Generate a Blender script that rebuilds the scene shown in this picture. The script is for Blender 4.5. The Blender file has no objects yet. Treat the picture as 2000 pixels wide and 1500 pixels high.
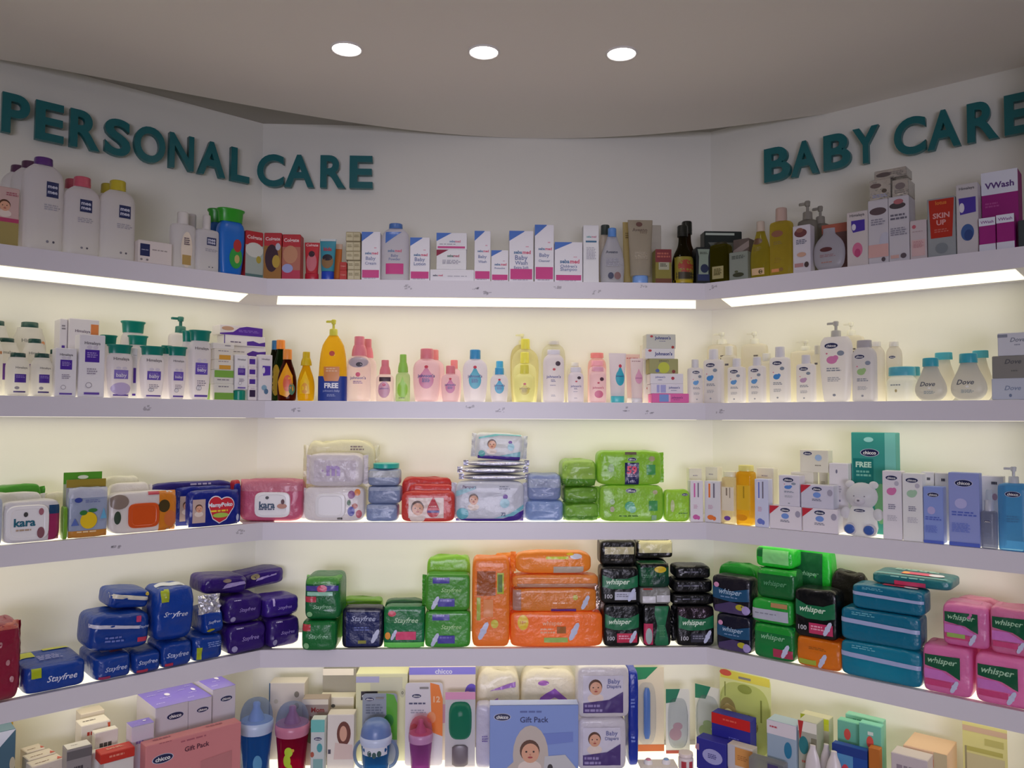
import bpy, math, random
from mathutils import Vector, Matrix, noise
from mathutils.geometry import tessellate_polygon
random.seed(7)
sc = bpy.context.scene
C = sc.collection
# ---------------------------------------------------------------- camera
EYE = 1.5; PITCH = .0446; ROLL = -.0045; FPX = 1550.0
cp, sp = math.cos(PITCH), math.sin(PITCH); cr, sr = math.cos(ROLL), math.sin(ROLL)
FW = Vector((0, cp, sp)); U0 = Vector((0, -sp, cp)); R0 = Vector((1, 0, 0))
UP = cr*U0 + sr*R0; RT = cr*R0 - sr*U0
cd = bpy.data.cameras.new('camera'); cam = bpy.data.objects.new('camera', cd); C.objects.link(cam)
m = Matrix((RT, UP, -FW)).transposed().to_4x4(); m.translation = (0, 0, EYE); cam.matrix_world = m
cd.sensor_width = 36; cd.lens = FPX/2000*36; cd.clip_start = .02
sc.camera = cam
# ---------------------------------------------------------------- light, exposure
sc.view_settings.view_transform = 'Standard'; sc.view_settings.look = 'None'
sc.view_settings.exposure = 0; sc.view_settings.gamma = 1; sc.view_settings.use_curve_mapping = False
w = bpy.data.worlds.new('world'); sc.world = w; w.use_nodes = True
w.node_tree.nodes['Background'].inputs[0].default_value = (.70, .70, .72, 1)
w.node_tree.nodes['Background'].inputs[1].default_value = .045
def area(name, loc, target, sx, sy, power, col, spread=3.14):
    l = bpy.data.lights.new(name, 'AREA'); l.shape = 'RECTANGLE'; l.size = sx; l.size_y = sy; l.energy = power; l.color = col
    o = bpy.data.objects.new(name, l); C.objects.link(o); o.location = loc
    l.spread = spread
    o.rotation_euler = (Vector(target)-Vector(loc)).to_track_quat('-Z', 'Y').to_euler(); return o
area('front_fill_light', (0, -3.2, 1.1), (0, 2, .85), 2.6, 1.2, 14, (.86, .82, 1.0), 1.05)  # unseen fill light added behind the camera to brighten the shelf fronts
for sx in (-.9, .9):
    area('room_ceiling_lamp', (sx, -.6, 2.44), (sx, -.6, 0), .3, .3, 8, (1, .93, .88))
# ---------------------------------------------------------------- plan of the shelving: left wing, centre, right wing
CL = Vector((-.7689, 2.4709)); CR = Vector((.6151, 2.5233))
UL = Vector((.73687, .67603)).normalized(); UC = (CR-CL).normalized(); UR = Vector((.76343, -.64589)).normalized()
SEG = {'L': (CL, UL), 'C': (CL, UC), 'R': (CR, UR)}
ZS = [EYE+.4379, EYE+.0547, EYE-.3227, EYE-.7112, EYE-1.092]
TH = .053; DEP = .24; EMIT = 1.3
ZC = EYE+.985
def perp(u): return Vector((-u.y, u.x))
def ray(px, py):
    return (FW*FPX + RT*(px-1000) - UP*(py-750)).normalized()
def hit(seg, px, py, d):                         # where the sight line of a photo point meets the upright plane d behind a shelf front
    o, u = SEG[seg]; v = perp(u); r = ray(px, py); r2 = Vector((r.x, r.y))
    k = ((o + v*d).dot(v))/r2.dot(v); P = r*k
    return (Vector((P.x, P.y))-o).dot(u), P.z+EYE
def wpos(seg, u, d, z):
    o, uu = SEG[seg]; p = o + uu*u + perp(uu)*d; return Vector((p.x, p.y, z))
def yaw_of(seg): u = SEG[seg][1]; return math.atan2(u.y, u.x)
# ---------------------------------------------------------------- materials
MATS = {}
def lin(h):
    h = h.lstrip('#')
    if len(h) == 3: h = ''.join(c*2 for c in h)
    return [(((int(h[i:i+2], 16)/255)+.055)/1.055)**2.4 if int(h[i:i+2], 16) > 10 else int(h[i:i+2], 16)/255/12.92 for i in (0, 2, 4)]
def mat(spec):
    """'f:rrggbb' : finish letter and colour. c carton, p plastic, m milky plastic, g clear plastic or glass, f film, w wall paint, k foil"""
    if spec in MATS: return MATS[spec]
    fin, h = spec.split(':'); col = (*lin(h), 1)
    mt = bpy.data.materials.new(spec.replace(':', '_')); mt.use_nodes = True; nt = mt.node_tree; N = nt.nodes; L = nt.links
    b = N['Principled BSDF']; b.inputs['Base Color'].default_value = col
    ro = {'c': .45, 'p': .3, 'm': .3, 'g': .06, 'h': .05, 'f': .3, 'w': .75, 'k': .22, 'n': .6}[fin]
    b.inputs['Roughness'].default_value = ro
    out = N['Material Output']
    def bump(scale, strength, dist=.002, detail=2):
        tc = N.new('ShaderNodeTexCoord'); nz = N.new('ShaderNodeTexNoise'); bp = N.new('ShaderNodeBump')
        nz.inputs['Scale'].default_value = scale; nz.inputs['Detail'].default_value = detail
        bp.inputs['Strength'].default_value = strength; bp.inputs['Distance'].default_value = dist
        L.new(tc.outputs['Object'], nz.inputs['Vector']); L.new(nz.outputs['Fac'], bp.inputs['Height']); L.new(bp.outputs['Normal'], b.inputs['Normal'])
    if fin == 'c': bump(300, .06)
    if fin == 'w': bump(60, .12)
    if fin in 'fk': bump(24, .9, .009, 5)
    if fin == 'k': b.inputs['Metallic'].default_value = .75
    if fin == 'f': b.inputs['Coat Weight'].default_value = .35
    if fin in 'mfc':
        t = N.new('ShaderNodeBsdfTranslucent'); t.inputs['Color'].default_value = col; mx = N.new('ShaderNodeMixShader')
        mx.inputs[0].default_value = {'m': .6, 'f': .3, 'c': .10}[fin]
        L.new(b.outputs[0], mx.inputs[1]); L.new(t.outputs[0], mx.inputs[2]); L.new(mx.outputs[0], out.inputs['Surface'])
    if fin in 'gh':                               # tinted see-through plastic: thin, so no strong bending
        tr = N.new('ShaderNodeBsdfTransparent'); tr.inputs['Color'].default_value = col
        t = N.new('ShaderNodeBsdfTranslucent'); t.inputs['Color'].default_value = col
        m1 = N.new('ShaderNodeMixShader'); m1.inputs[0].default_value = .45 if fin == 'g' else .06
        L.new(tr.outputs[0], m1.inputs[1]); L.new(t.outputs[0], m1.inputs[2])
        m2 = N.new('ShaderNodeMixShader'); lw = N.new('ShaderNodeLayerWeight'); lw.inputs['Blend'].default_value = .25
        mp = N.new('ShaderNodeMath'); mp.operation = 'MULTIPLY_ADD'; mp.inputs[1].default_value = .6 if fin == 'g' else .3; mp.inputs[2].default_value = .12 if fin == 'g' else .03
        L.new(lw.outputs['Facing'], mp.inputs[0]); L.new(mp.outputs[0], m2.inputs[0])
        L.new(m1.outputs[0], m2.inputs[1]); L.new(b.outputs[0], m2.inputs[2]); L.new(m2.outputs[0], out.inputs['Surface'])
    MATS[spec] = mt; return mt
def glow(name, col, s):
    mt = bpy.data.materials.new(name); mt.use_nodes = True; N = mt.node_tree.nodes
    b = N['Principled BSDF']; b.inputs['Base Color'].default_value = (.35, .35, .33, 1)
    b.inputs['Emission Color'].default_value = (*col, 1); b.inputs['Emission Strength'].default_value = s; return mt
GLOW = glow('lit_opal_panel', (1, .915, .67), EMIT)
GLOW_DIM = glow('dim_opal_panel', (1, .915, .67), EMIT*.2)
# ---------------------------------------------------------------- mesh collecting
class MB:
    def __init__(s): s.v = []; s.f = []; s.m = []; s.sm = []; s.ms = []
    def mi(s, spec):
        if spec not in s.ms: s.ms.append(spec)
        return s.ms.index(spec)
    def add(s, vs, fs, spec, smooth=False):
        o = len(s.v); s.v += [tuple(v) for v in vs]; i = s.mi(spec)
        for f in fs: s.f.append([a+o for a in f]); s.m.append(i); s.sm.append(smooth)
    def build(s, name, parent=None):
        me = bpy.data.meshes.new(name); me.from_pydata(s.v, [], s.f)
        me.polygons.foreach_set('material_index', s.m); me.polygons.foreach_set('use_smooth', s.sm)
        for x in s.ms: me.materials.append(x if not isinstance(x, str) else mat(x))
        me.update(); o = bpy.data.objects.new(name, me); C.objects.link(o)
        if parent: o.parent = parent
        return o
def box(mb, x0, x1, y0, y1, z0, z1, spec, bev=0, sides=None):
    b = min(bev, (x1-x0)/3, (y1-y0)/3, (z1-z0)/3)
    if b <= 0:
        vs = [(x, y, z) for z in (z0, z1) for y in (y0, y1) for x in (x0, x1)]
        fs = [(0, 1, 5, 4), (1, 3, 7, 5), (3, 2, 6, 7), (2, 0, 4, 6), (4, 5, 7, 6), (2, 3, 1, 0)]
        mb.add(vs, fs, spec); return
    X = (x0, x0+b, x1-b, x1); Y = (y0, y0+b, y1-b, y1); Z = (z0, z0+b, z1-b, z1)
    vs = []; ix = {}
    def V(i, j, k):
        if (i, j, k) not in ix: ix[i, j, k] = len(vs); vs.append((X[i], Y[j], Z[k]))
        return ix[i, j, k]
    F = []
    F += [(V(1,0,1),V(2,0,1),V(2,0,2),V(1,0,2)), (V(3,1,1),V(3,2,1),V(3,2,2),V(3,1,2)), (V(2,3,1),V(1,3,1),V(1,3,2),V(2,3,2)),
          (V(0,2,1),V(0,1,1),V(0,1,2),V(0,2,2)), (V(1,1,3),V(2,1,3),V(2,2,3),V(1,2,3)), (V(1,2,0),V(2,2,0),V(2,1,0),V(1,1,0))]
    F += [(V(2,0,1),V(3,1,1),V(3,1,2),V(2,0,2)), (V(3,2,1),V(2,3,1),V(2,3,2),V(3,2,2)), (V(1,3,1),V(0,2,1),V(0,2,2),V(1,3,2)), (V(0,1,1),V(1,0,1),V(1,0,2),V(0,1,2))]
    F += [(V(1,0,2),V(2,0,2),V(2,1,3),V(1,1,3)), (V(3,1,2),V(3,2,2),V(2,2,3),V(2,1,3)), (V(2,3,2),V(1,3,2),V(1,2,3),V(2,2,3)), (V(0,2,2),V(0,1,2),V(1,1,3),V(1,2,3))]
    F += [(V(2,0,1),V(1,0,1),V(1,1,0),V(2,1,0)), (V(3,2,1),V(3,1,1),V(2,1,0),V(2,2,0)), (V(1,3,1),V(2,3,1),V(2,2,0),V(1,2,0)), (V(0,1,1),V(0,2,1),V(1,2,0),V(1,1,0))]
    F += [(V(2,0,2),V(3,1,2),V(2,1,3)), (V(3,2,2),V(2,3,2),V(2,2,3)), (V(1,3,2),V(0,2,2),V(1,2,3)), (V(0,1,2),V(1,0,2),V(1,1,3))]
    F += [(V(3,1,1),V(2,0,1),V(2,1,0)), (V(2,3,1),V(3,2,1),V(2,2,0)), (V(0,2,1),V(1,3,1),V(1,2,0)), (V(1,0,1),V(0,1,1),V(1,1,0))]
    mb.add(vs, F, spec)
def sgnpow(a, p): return math.copysign(abs(a)**p, a)
def resample(pr, n):
    zs = [p[0] for p in pr]; out = []
    for i in range(n+1):
        z = zs[0]+(zs[-1]-zs[0])*(.5-.5*math.cos(math.pi*i/n)); k = 0
        while k < len(zs)-2 and z > zs[k+1]: k += 1
        t = (z-zs[k])/max(1e-9, zs[k+1]-zs[k]); p = [pr[max(0, min(len(pr)-1, j))][1] for j in (k-1, k, k+1, k+2)]
        v = .5*(2*p[1]+(p[2]-p[0])*t+(2*p[0]-5*p[1]+4*p[2]-p[3])*t*t+(3*p[1]-p[0]-3*p[2]+p[3])*t**3)
        lo, hi = min(p[1], p[2]), max(p[1], p[2]); out.append((z, max(lo*.97, min(hi*1.03, v))))
    return out
def loft(mb, rings, n, e, spec, smooth=True, capb=True, capt=True, x0=0, y0=0):
    """rings: (z, half width, half depth)"""
    vs = []; fs = []
    for z, a, b in rings:
        for i in range(n):
            t = 2*math.pi*i/n; vs.append((x0+a*sgnpow(math.cos(t), 2/e), y0+b*sgnpow(math.sin(t), 2/e), z))
    for j in range(len(rings)-1):
        for i in range(n):
            k = (i+1) % n; fs.append((j*n+i, j*n+k, (j+1)*n+k, (j+1)*n+i))
    mb.add(vs, fs, spec, smooth)
    if capb: mb.add(vs[:n], [tuple(range(n))[::-1]], spec)
    if capt: mb.add(vs[-n:], [tuple(range(n))], spec)
# ---------------------------------------------------------------- printing on surfaces
TXT = {}
def text_tris(s, bold=0, ital=0):
    key = (s, bold, ital)
    if key in TXT: return TXT[key]
    c = bpy.data.curves.new('t', 'FONT'); c.body = s; c.resolution_u = 2; c.offset = bold; c.shear = ital; c.size = 1; c.fill_mode = 'FRONT'
    o = bpy.data.objects.new('t', c); me = bpy.data.meshes.new_from_object(o)
    vs = [(v.co.x, v.co.y) for v in me.vertices]; me.calc_loop_triangles(); T = [tuple(t.vertices) for t in me.loop_triangles]
    bpy.data.objects.remove(o); bpy.data.curves.remove(c); bpy.data.meshes.remove(me)
    if not vs: vs = [(0, 0), (1, 0), (0, 1)]
    xa, xb = min(v[0] for v in vs), max(v[0] for v in vs); ya, yb = min(v[1] for v in vs), max(v[1] for v in vs)
    vs = [((v[0]-xa)/(xb-xa)-.5, (v[1]-ya)/(xb-xa)-(yb-ya)/(xb-xa)/2) for v in vs]
    TXT[key] = (vs, T); return TXT[key]
def ell(cx, cy, rx, ry, n=20, a0=0, a1=2*math.pi):
    return [(cx+rx*math.cos(a0+(a1-a0)*i/n), cy+ry*math.sin(a0+(a1-a0)*i/n)) for i in range(n if a1-a0 > 6.2 else n+1)]
def expand(dec, W, H):
    """turn high level printing into flat polygons / triangle sets in fractions of the face"""
    out = []; A = W/H
    for d in dec:
        k = d[0]
        if k == 'r': out.append(([(d[1], d[2]), (d[3], d[2]), (d[3], d[4]), (d[1], d[4])], None, d[5]))
        elif k == 'o': out.append((ell(d[1], d[2], d[3], d[4]), None, d[5]))
        elif k == 'p': out.append((list(d[1]), None, d[2]))
        elif k == 't':
            vs, T = text_tris(d[4], .02 if len(d) < 7 else d[6], .3 if len(d) > 7 else 0)
            out.append(([(d[1]+x*d[3], d[2]+y*d[3]*A) for x, y in vs], T, d[5]))
        elif k == 'l':                           # rows of tiny unreadable print
            n = d[4]; col = d[5]; lh = d[6] if len(d) > 6 else .03; rr = random.Random(int(d[1]*999+d[2]*77))
            for i in range(n):
                y = d[2]-i*lh*1.8; x = d[1]-d[3]/2; e = d[1]+d[3]/2*(1 if i % 2 else .75)
                while x < e:
                    ww = min(d[3]*rr.uniform(.12, .3), e-x); out.append(([(x, y), (x+ww, y), (x+ww, y+lh), (x, y+lh)], None, col)); x += ww+d[3]*.05
        elif k == 'logo':                        # dark pill with the white lettering
            w = d[3]; h = w*.42*A; nv = 'p:1d2350'
            out.append((ell(d[1], d[2], w*.54, h*.56, 22), None, 'p:c9cbe0')); out.append((ell(d[1], d[2], w*.5, h*.5, 22), None, nv))
            vs, T = text_tris('chicco', .02); out.append(([(d[1]+x*w*.74, d[2]+y*w*.74*A) for x, y in vs], T, 'p:ffffff'))
        elif k == 'baby':
            x, y, r = d[1], d[2], d[3]; q = r*A
            out.append((ell(x, y-q*1.55, r*1.2, q*.75), None, 'p:e9d9d0'))
            out.append((ell(x, y+q*.15, r*1.02, q*1.1), None, 'p:5b3a2a')); out.append((ell(x+r*.06, y-q*.1, r*.9, q*.98), None, 'p:e0a98c'))
            for sx in (-.35, .4):
                out.append((ell(x+r*sx, y+q*.05, r*.11, q*.1, 8), None, 'p:2a1a18'))
            out.append((ell(x+r*.05, y-q*.25, r*.1, q*.1, 8), None, 'p:cc8870')); out.append((ell(x+r*.05, y-q*.52, r*.26, q*.1, 10), None, 'p:b04848'))
        elif k == 'pad':                         # picture of a winged pad
            x, y, r = d[1], d[2], d[3]; q = r*A; pts = []
            for i in range(20):
                t = 2*math.pi*i/20; rr_ = .55+.25*math.cos(2*t)+.12*math.cos(4*t); X = rr_*math.cos(t)*r*1.3; Y = rr_*math.sin(t)*r*1.1
                pts.append((x+X*.45-Y*.8, y+(X*.9+Y*.45)*A))
            out.append((pts, None, 'p:c9cfec'))
        elif k == 'tri': out.append(([(d[1], d[2]), (d[3], d[4]), (d[5], d[6])], None, d[7]))
    return out
def decals(mb, dec, W, H, fn, maxl=None, eps=.0004, lay=.00007):
    for n, (pts, T, col) in enumerate(expand(dec, W, H)):
        if ':' not in col: col = 'p:'+col
        if T is None: T = [t for t in tessellate_polygon([[Vector((a, b, 0)) for a, b in pts]])] if len(pts) > 4 else [(0, 1, 2)]+([(0, 2, 3)] if len(pts) == 4 else [])
        tris = [[pts[i] for i in t] for t in T]; fin = []
        if maxl:
            st = [(t, 0) for t in tris]
            while st:
                t, dp = st.pop(); ds = [math.hypot((t[i][0]-t[(i+1) % 3][0])*W, (t[i][1]-t[(i+1) % 3][1])*H) for i in range(3)]; k = ds.index(max(ds))
                if ds[k] > maxl and dp < 9:
                    a, b, c = t[k], t[(k+1) % 3], t[(k+2) % 3]; mm = ((a[0]+b[0])/2, (a[1]+b[1])/2); st += [((a, mm, c), dp+1), ((mm, b, c), dp+1)]
                else: fin.append(t)
        else: fin = tris
        vs = []; fs = []; ix = {}; e = eps+n*lay
        for t in fin:
            ar = (t[1][0]-t[0][0])*(t[2][1]-t[0][1])-(t[2][0]-t[0][0])*(t[1][1]-t[0][1])
            if abs(ar) < 1e-9: continue
            if ar < 0: t = [t[0], t[2], t[1]]
            f = []
            for p in t:
                kk = (round(p[0], 5), round(p[1], 5))
                if kk not in ix: ix[kk] = len(vs); vs.append(fn(min(1, max(0, p[0])), min(1, max(0, p[1])), e))
                f.append(ix[kk])
            if len(set(f)) == 3: fs.append(f)
        mb.add(vs, fs, col, bool(maxl))
# ---------------------------------------------------------------- things
STATE = dict(shelf=0, d=.02)
LASTTOP = {}
def props(o, label=None, cat=None, group=None, kind=None):
    if label: o['label'] = label
    if cat: o['category'] = cat
    if group: o['group'] = group
    if kind: o['kind'] = kind
def seg_of(x): return 'L' if x < 512 else ('C' if x < 1377 else 'R')
NI = 0
REG = []
def place(name, x0, x1, yt, label, t=None, d=None, seg=None, on=None, yb=None, yaw=0, g=None, cat=None, tf=.6, h=None, rx=0, ry=0, dz=0, mind=0):
    """Empty standing on its shelf (or on the thing below it) where the photo shows it; returns it with its size"""
    global NI
    NI += 1
    sh = STATE['shelf']; d = STATE['d'] if d is None else d; seg = seg or seg_of((x0+x1)/2)
    zb = ZS[sh]+.0006 if on is None else on[4]+.0006
    yy = 750 + FPX*.0446 - FPX*((zb-EYE)/2.55)
    tcap = None; cl = [-9, 9]
    def solve():
        dd = d
        for _ in range(3):
            u0, _z = hit(seg, x0, yy, dd); u1, _z = hit(seg, x1, yy, dd); u0 = max(u0, cl[0])+.0005; u1 = min(u1, cl[1])-.0005
            tt = t if t is not None else (u1-u0)*tf
            if tcap is not None: tt = min(tt, tcap)
            if d >= 0: tt = min(tt, DEP-.003-d)
            dd = d + (tt/2 if mind else 0)
        if h is None: H = max(.006, hit(seg, (x0+x1)/2, yt, d+(tt/2 if mind else 0))[1]-zb)
        else: H = h
        return u0, u1, tt, H
    u0, u1, tt, H = solve()
    for _ in range(8):                           # keep clear of what already stands on this shelf
        hitany = False
        for r in REG:
            if r[0] != (sh, seg): continue
            ou = min(u1, r[2])-max(u0, r[1]); od = min(d+tt, r[4])-max(d, r[3]); oz = min(zb+H, r[6])-max(zb, r[5])
            if ou < -.0004 or od < -.001 or oz < .002: continue
            hitany = True
            if ou < max(.002, .34*min(u1-u0, r[2]-r[1])) and abs(d-r[3]) < .045:
                if (u0+u1) > (r[1]+r[2]): cl[0] = max(cl[0], r[2]+.0012)
                else: cl[1] = min(cl[1], r[1]-.0012)
            elif d >= r[3]-.0005 and r[4]+.001+.012 <= DEP-.003: d = r[4]+.0035
            elif d < r[3]: tcap = max(.006, r[3]-.0035-d)
            else: tcap = .012; d = max(0, min(d, DEP-.018))
            u0, u1, tt, H = solve()
        if not hitany: break
    if hitany: print('UNRESOLVED', label, round(d, 3), round(tt, 3), [(x[7], round(x[3],3), round(x[4],3)) for x in REG if x[0] == (sh, seg) and min(u1, x[2])-max(u0, x[1]) > .0008 and min(d+tt, x[4])-max(d, x[3]) > .0008 and min(zb+H, x[6])-max(zb, x[5]) > .002])
    W = u1-u0
    REG.append(((sh, seg), u0, u1, d, d+tt, zb, zb+H, label))
    e = bpy.data.objects.new(name, None); C.objects.link(e); e.empty_display_size = .05
    p = wpos(seg, (u0+u1)/2, d+tt/2, zb+dz); e.location = p
    e.rotation_mode = 'XYZ'; e.rotation_euler = (math.radians(rx), math.radians(ry), yaw_of(seg)+math.radians(yaw))
    props(e, label, cat or name.split('_')[-1], g)
    return e, W, H, tt, zb+H
def S(shelf, d=.015): STATE['shelf'] = shelf; STATE['d'] = d
def dsplit(dec):
    r = {'F': [], 'T': [], 'L': [], 'R': []}
    for x in dec or []:
        if x[0] in ('T', 'L', 'R') and isinstance(x[1], tuple): r[x[0]].append(x[1])
        else: r['F'].append(x)
    return r
def carton(name, x0, x1, yt, label, col='f4f2f0', dec=(), fin='c', flap=False, **k):
    """folded card box with printing, tuck flap line on top"""
    k.setdefault('t', None); k.setdefault('tf', .7)
    e, W, H, T, zt = place(name, x0, x1, yt, label, **k)
    mb = MB(); box(mb, -W/2, W/2, -T/2, T/2, 0, H, fin+':'+col, .0012)
    D = dsplit(dec)
    decals(mb, D['F'], W, H, lambda u, v, e_: (-W/2+u*W, -T/2-e_, v*H))
    if D['T']: decals(mb, D['T'], W, T, lambda u, v, e_: (-W/2+u*W, -T/2+v*T, H+e_+.0008))
    if D['L']: decals(mb, D['L'], T, H, lambda u, v, e_: (-W/2-e_, T/2-u*T, v*H))
    if D['R']: decals(mb, D['R'], T, H, lambda u, v, e_: (W/2+e_, -T/2+u*T, v*H))
    o = mb.build('box_body', e)
    f = MB(); box(f, -W/2+.002, W/2-.002, -T/2+.0012, -T/2+.0022, H, H+.0006, fin+':'+col); box(f, -W/2+.002, W/2-.002, -T/2+.002, T/2-.004, H, H+.0004, fin+':'+col); f.build('tuck_flap', e)
    return e, W, H, T, zt
PROF = {
 'talc': [(0, .93), (.015, 1), (.5, 1), (.8, 1), (.9, .93), (.96, .75), (1, .52)],
 'oval': [(0, .78), (.02, .84), (.3, .95), (.6, 1), (.8, .98), (.92, .82), (.98, .55), (1, .42)],
 'taper': [(0, .86), (.02, .93), (.3, 1), (.55, .95), (.75, .75), (.9, .52), (1, .42)],
 'pear': [(0, .5), (.04, .68), (.15, .9), (.3, 1), (.5, .92), (.75, .66), (.92, .5), (1, .45)],
 'him': [(0, .72), (.03, .8), (.25, .9), (.6, 1), (.85, 1), (.94, .92), (1, .75)],
 'jar': [(0, .93), (.03, 1), (.5, 1), (.78, 1), (.88, .9), (.94, .78), (1, .74)],
 'sq': [(0, .95), (.02, 1), (.5, 1), (.93, 1), (.98, .9), (1, .6)],
 'oil': [(0, .92), (.02, 1), (.45, 1), (.62, .85), (.78, .5), (.88, .4), (1, .38)],
 'round': [(0, .45), (.06, .7), (.2, .93), (.4, 1), (.6, .97), (.8, .75), (.92, .42), (1, .35)],
 'wide': [(0, .93), (.04, 1), (.45, .99), (.7, .9), (.86, .74), (.95, .5), (1, .34)],
 'disc': [(0, .5), (.05, .75), (.15, .92), (.35, 1), (.55, .97), (.7, .8), (.8, .55), (.86, .4), (1, .38)],
}
def bottle(name, x0, x1, yt, label, col='m:f6f4f6', dec=(), cap=None, prof='talc', e2=3, **k):
    """cap = (kind, height fraction, width fraction, colour[, second colour])"""
    k.setdefault('mind', 1)
    e, W, H, T, zt = place(name, x0, x1, yt, label, **k)
    if ':' not in col: col = 'p:'+col
    hb = H*(1-(cap[1] if cap else 0)); pr = resample(PROF[prof], 20)
    mb = MB(); R = [(z*hb, r*W/2, r*T/2 if prof not in ('disc',) else (T/2*min(1, r*1.15))) for z, r in pr]
    loft(mb, R, 32, e2, col)
    def fn(u, v, ep):
        z = v*hb; j = 0
        while j < len(R)-2 and z > R[j+1][0]: j += 1
        t = (z-R[j][0])/max(1e-9, R[j+1][0]-R[j][0]); a = R[j][1]+(R[j+1][1]-R[j][1])*t; b = R[j][2]+(R[j+1][2]-R[j][2])*t
        x = max(-a*.97, min(a*.97, (u-.5)*W)); return (x, -b*(1-abs(x/a)**e2)**(1/e2)-ep*1.6, z)
    decals(mb, dec, W, hb, fn, .012, .0007)
    mb.build('bottle_body', e)
    if cap:
        ck, hc, wc, cc = cap[:4]; hc *= H; a = wc*W/2; b = min(T/2, a) if e2 < 5 else a*.8; cc = cc if ':' in cc else 'p:'+cc; c = MB(); z0 = hb-.0005
        if ck == 'c':
            ww = a; dd = min(a, T/2*.95) if wc < .62 else T/2*wc
            loft(c, [(z0, ww, dd), (z0+hc*.03, ww, dd), (z0+hc*.9, ww*.98, dd*.98), (z0+hc*.97, ww*.93, dd*.93), (z0+hc, ww*.85, dd*.85)], 28, 2.2, cc)
            if hc > .012: loft(c, [(z0+hc*.3, ww*1.012, dd*1.012), (z0+hc*.33, ww*1.012, dd*1.012)], 28, 2.2, cc)
            c.build('cap', e)
        elif ck == 'fl':                         # wide flared flip cap
            loft(c, [(z0, a*.86, T/2*wc*.86), (z0+hc*.75, a*.92, T/2*wc*.92), (z0+hc*.88, a*1.04, T/2*wc), (z0+hc*.97, a*1.04, T/2*wc), (z0+hc, a*.95, T/2*wc*.9)], 28, 2.5, cc); c.build('cap', e)
        elif ck == 's':                          # coloured shoulder with a small cap above
            sh = hc*.55; loft(c, [(z0, a*1.3, a*1.0), (z0+sh*.5, a*1.22, a*.95), (z0+sh*.9, a*1.0, a*.8), (z0+sh, a*.9, a*.75)], 24, 2, cc); c.build('shoulder_ring', e)
            c = MB(); loft(c, [(z0+sh*.95, a*.86, a*.72), (z0+hc*.97, a*.84, a*.7), (z0+hc, a*.75, a*.62)], 24, 2, cap[4] if len(cap) > 4 else cc); c.build('cap', e)
        elif ck == 'pump':
            loft(c, [(z0, a, a), (z0+hc*.38, a*.96, a*.96), (z0+hc*.42, a*.8, a*.8)], 24, 2, cc); c.build('collar', e)
            c = MB(); loft(c, [(z0+hc*.4, a*.3, a*.3), (z0+hc*.8, a*.3, a*.3)], 16, 2, cc, capb=False, capt=False)
            loft(c, [(z0+hc*.72, a*.5, a*.5), (z0+hc*.95, a*.6, a*.5), (z0+hc, a*.45, a*.4)], 16, 2, cc)
            loft(c, [(z0+hc*.8, a*.9, a*.2), (z0+hc*.9, a*.95, a*.22), (z0+hc*.94, a*.8, a*.18)], 12, 3, cc, x0=-a*.9)
            c.build('pump_head', e)
        elif ck == 'spray':
            loft(c, [(z0, a, a), (z0+hc*.5, a*.95, a*.95), (z0+hc*.52, a*.7, a*.7)], 24, 2, cc); c.build('collar', e)
            c = MB(); loft(c, [(z0+hc*.5, a*.68, a*.68), (z0+hc*.9, a*.62, a*.62), (z0+hc, a*.5, a*.5)], 20, 2, 'g:e8ecf4'); c.build('clear_overcap', e)
    return e, W, H, T, zt
def tube(name, x0, x1, yt, label, col='p:f4f2f6', cap=('ffffff', .12, .8), dec=(), **k):
    """squeezed tube standing on its cap"""
    k.setdefault('tf', .55); k.setdefault('mind', 1)
    e, W, H, T, zt = place(name, x0, x1, yt, label, **k)
    hc = H*cap[1]; mb = MB(); col = col if ':' in col else 'p:'+col
    R = []
    for i in range(15):
        t = i/14; z = hc+(H*.965-hc)*t; R.append((z, W/2*(.8+.2*t), T/2*(1-t)**.7*.95+.0012))
    R += [(H*.97, W/2, .0011), (H, W/2, .0011)]
    loft(mb, R, 28, 2.3, col)
    def fn(u, v, ep):
        z = hc+v*(H-hc); t = min(1, (z-hc)/(H*.965-hc)); a = W/2*(.8+.2*t); b = T/2*(1-t)**.7*.95+.0012; x = max(-a*.96, min(a*.96, (u-.5)*W)); return (x, -b*(1-abs(x/a)**2.3)**(1/2.3)-ep*1.6, z)
    decals(mb, dec, W, H-hc, fn, .012, .0007); mb.build('tube_body', e)
    c = MB(); a = W/2*cap[2]; b = T/2*.95; cc = cap[0] if ':' in cap[0] else 'p:'+cap[0]
    loft(c, [(0, a*.96, b*.96), (hc*.1, a, b), (hc*.92, a*.99, b), (hc+.0006, a*.93, b*.95)], 28, 2.3, cc); c.build('cap', e)
    return e, W, H, T, zt
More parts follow.
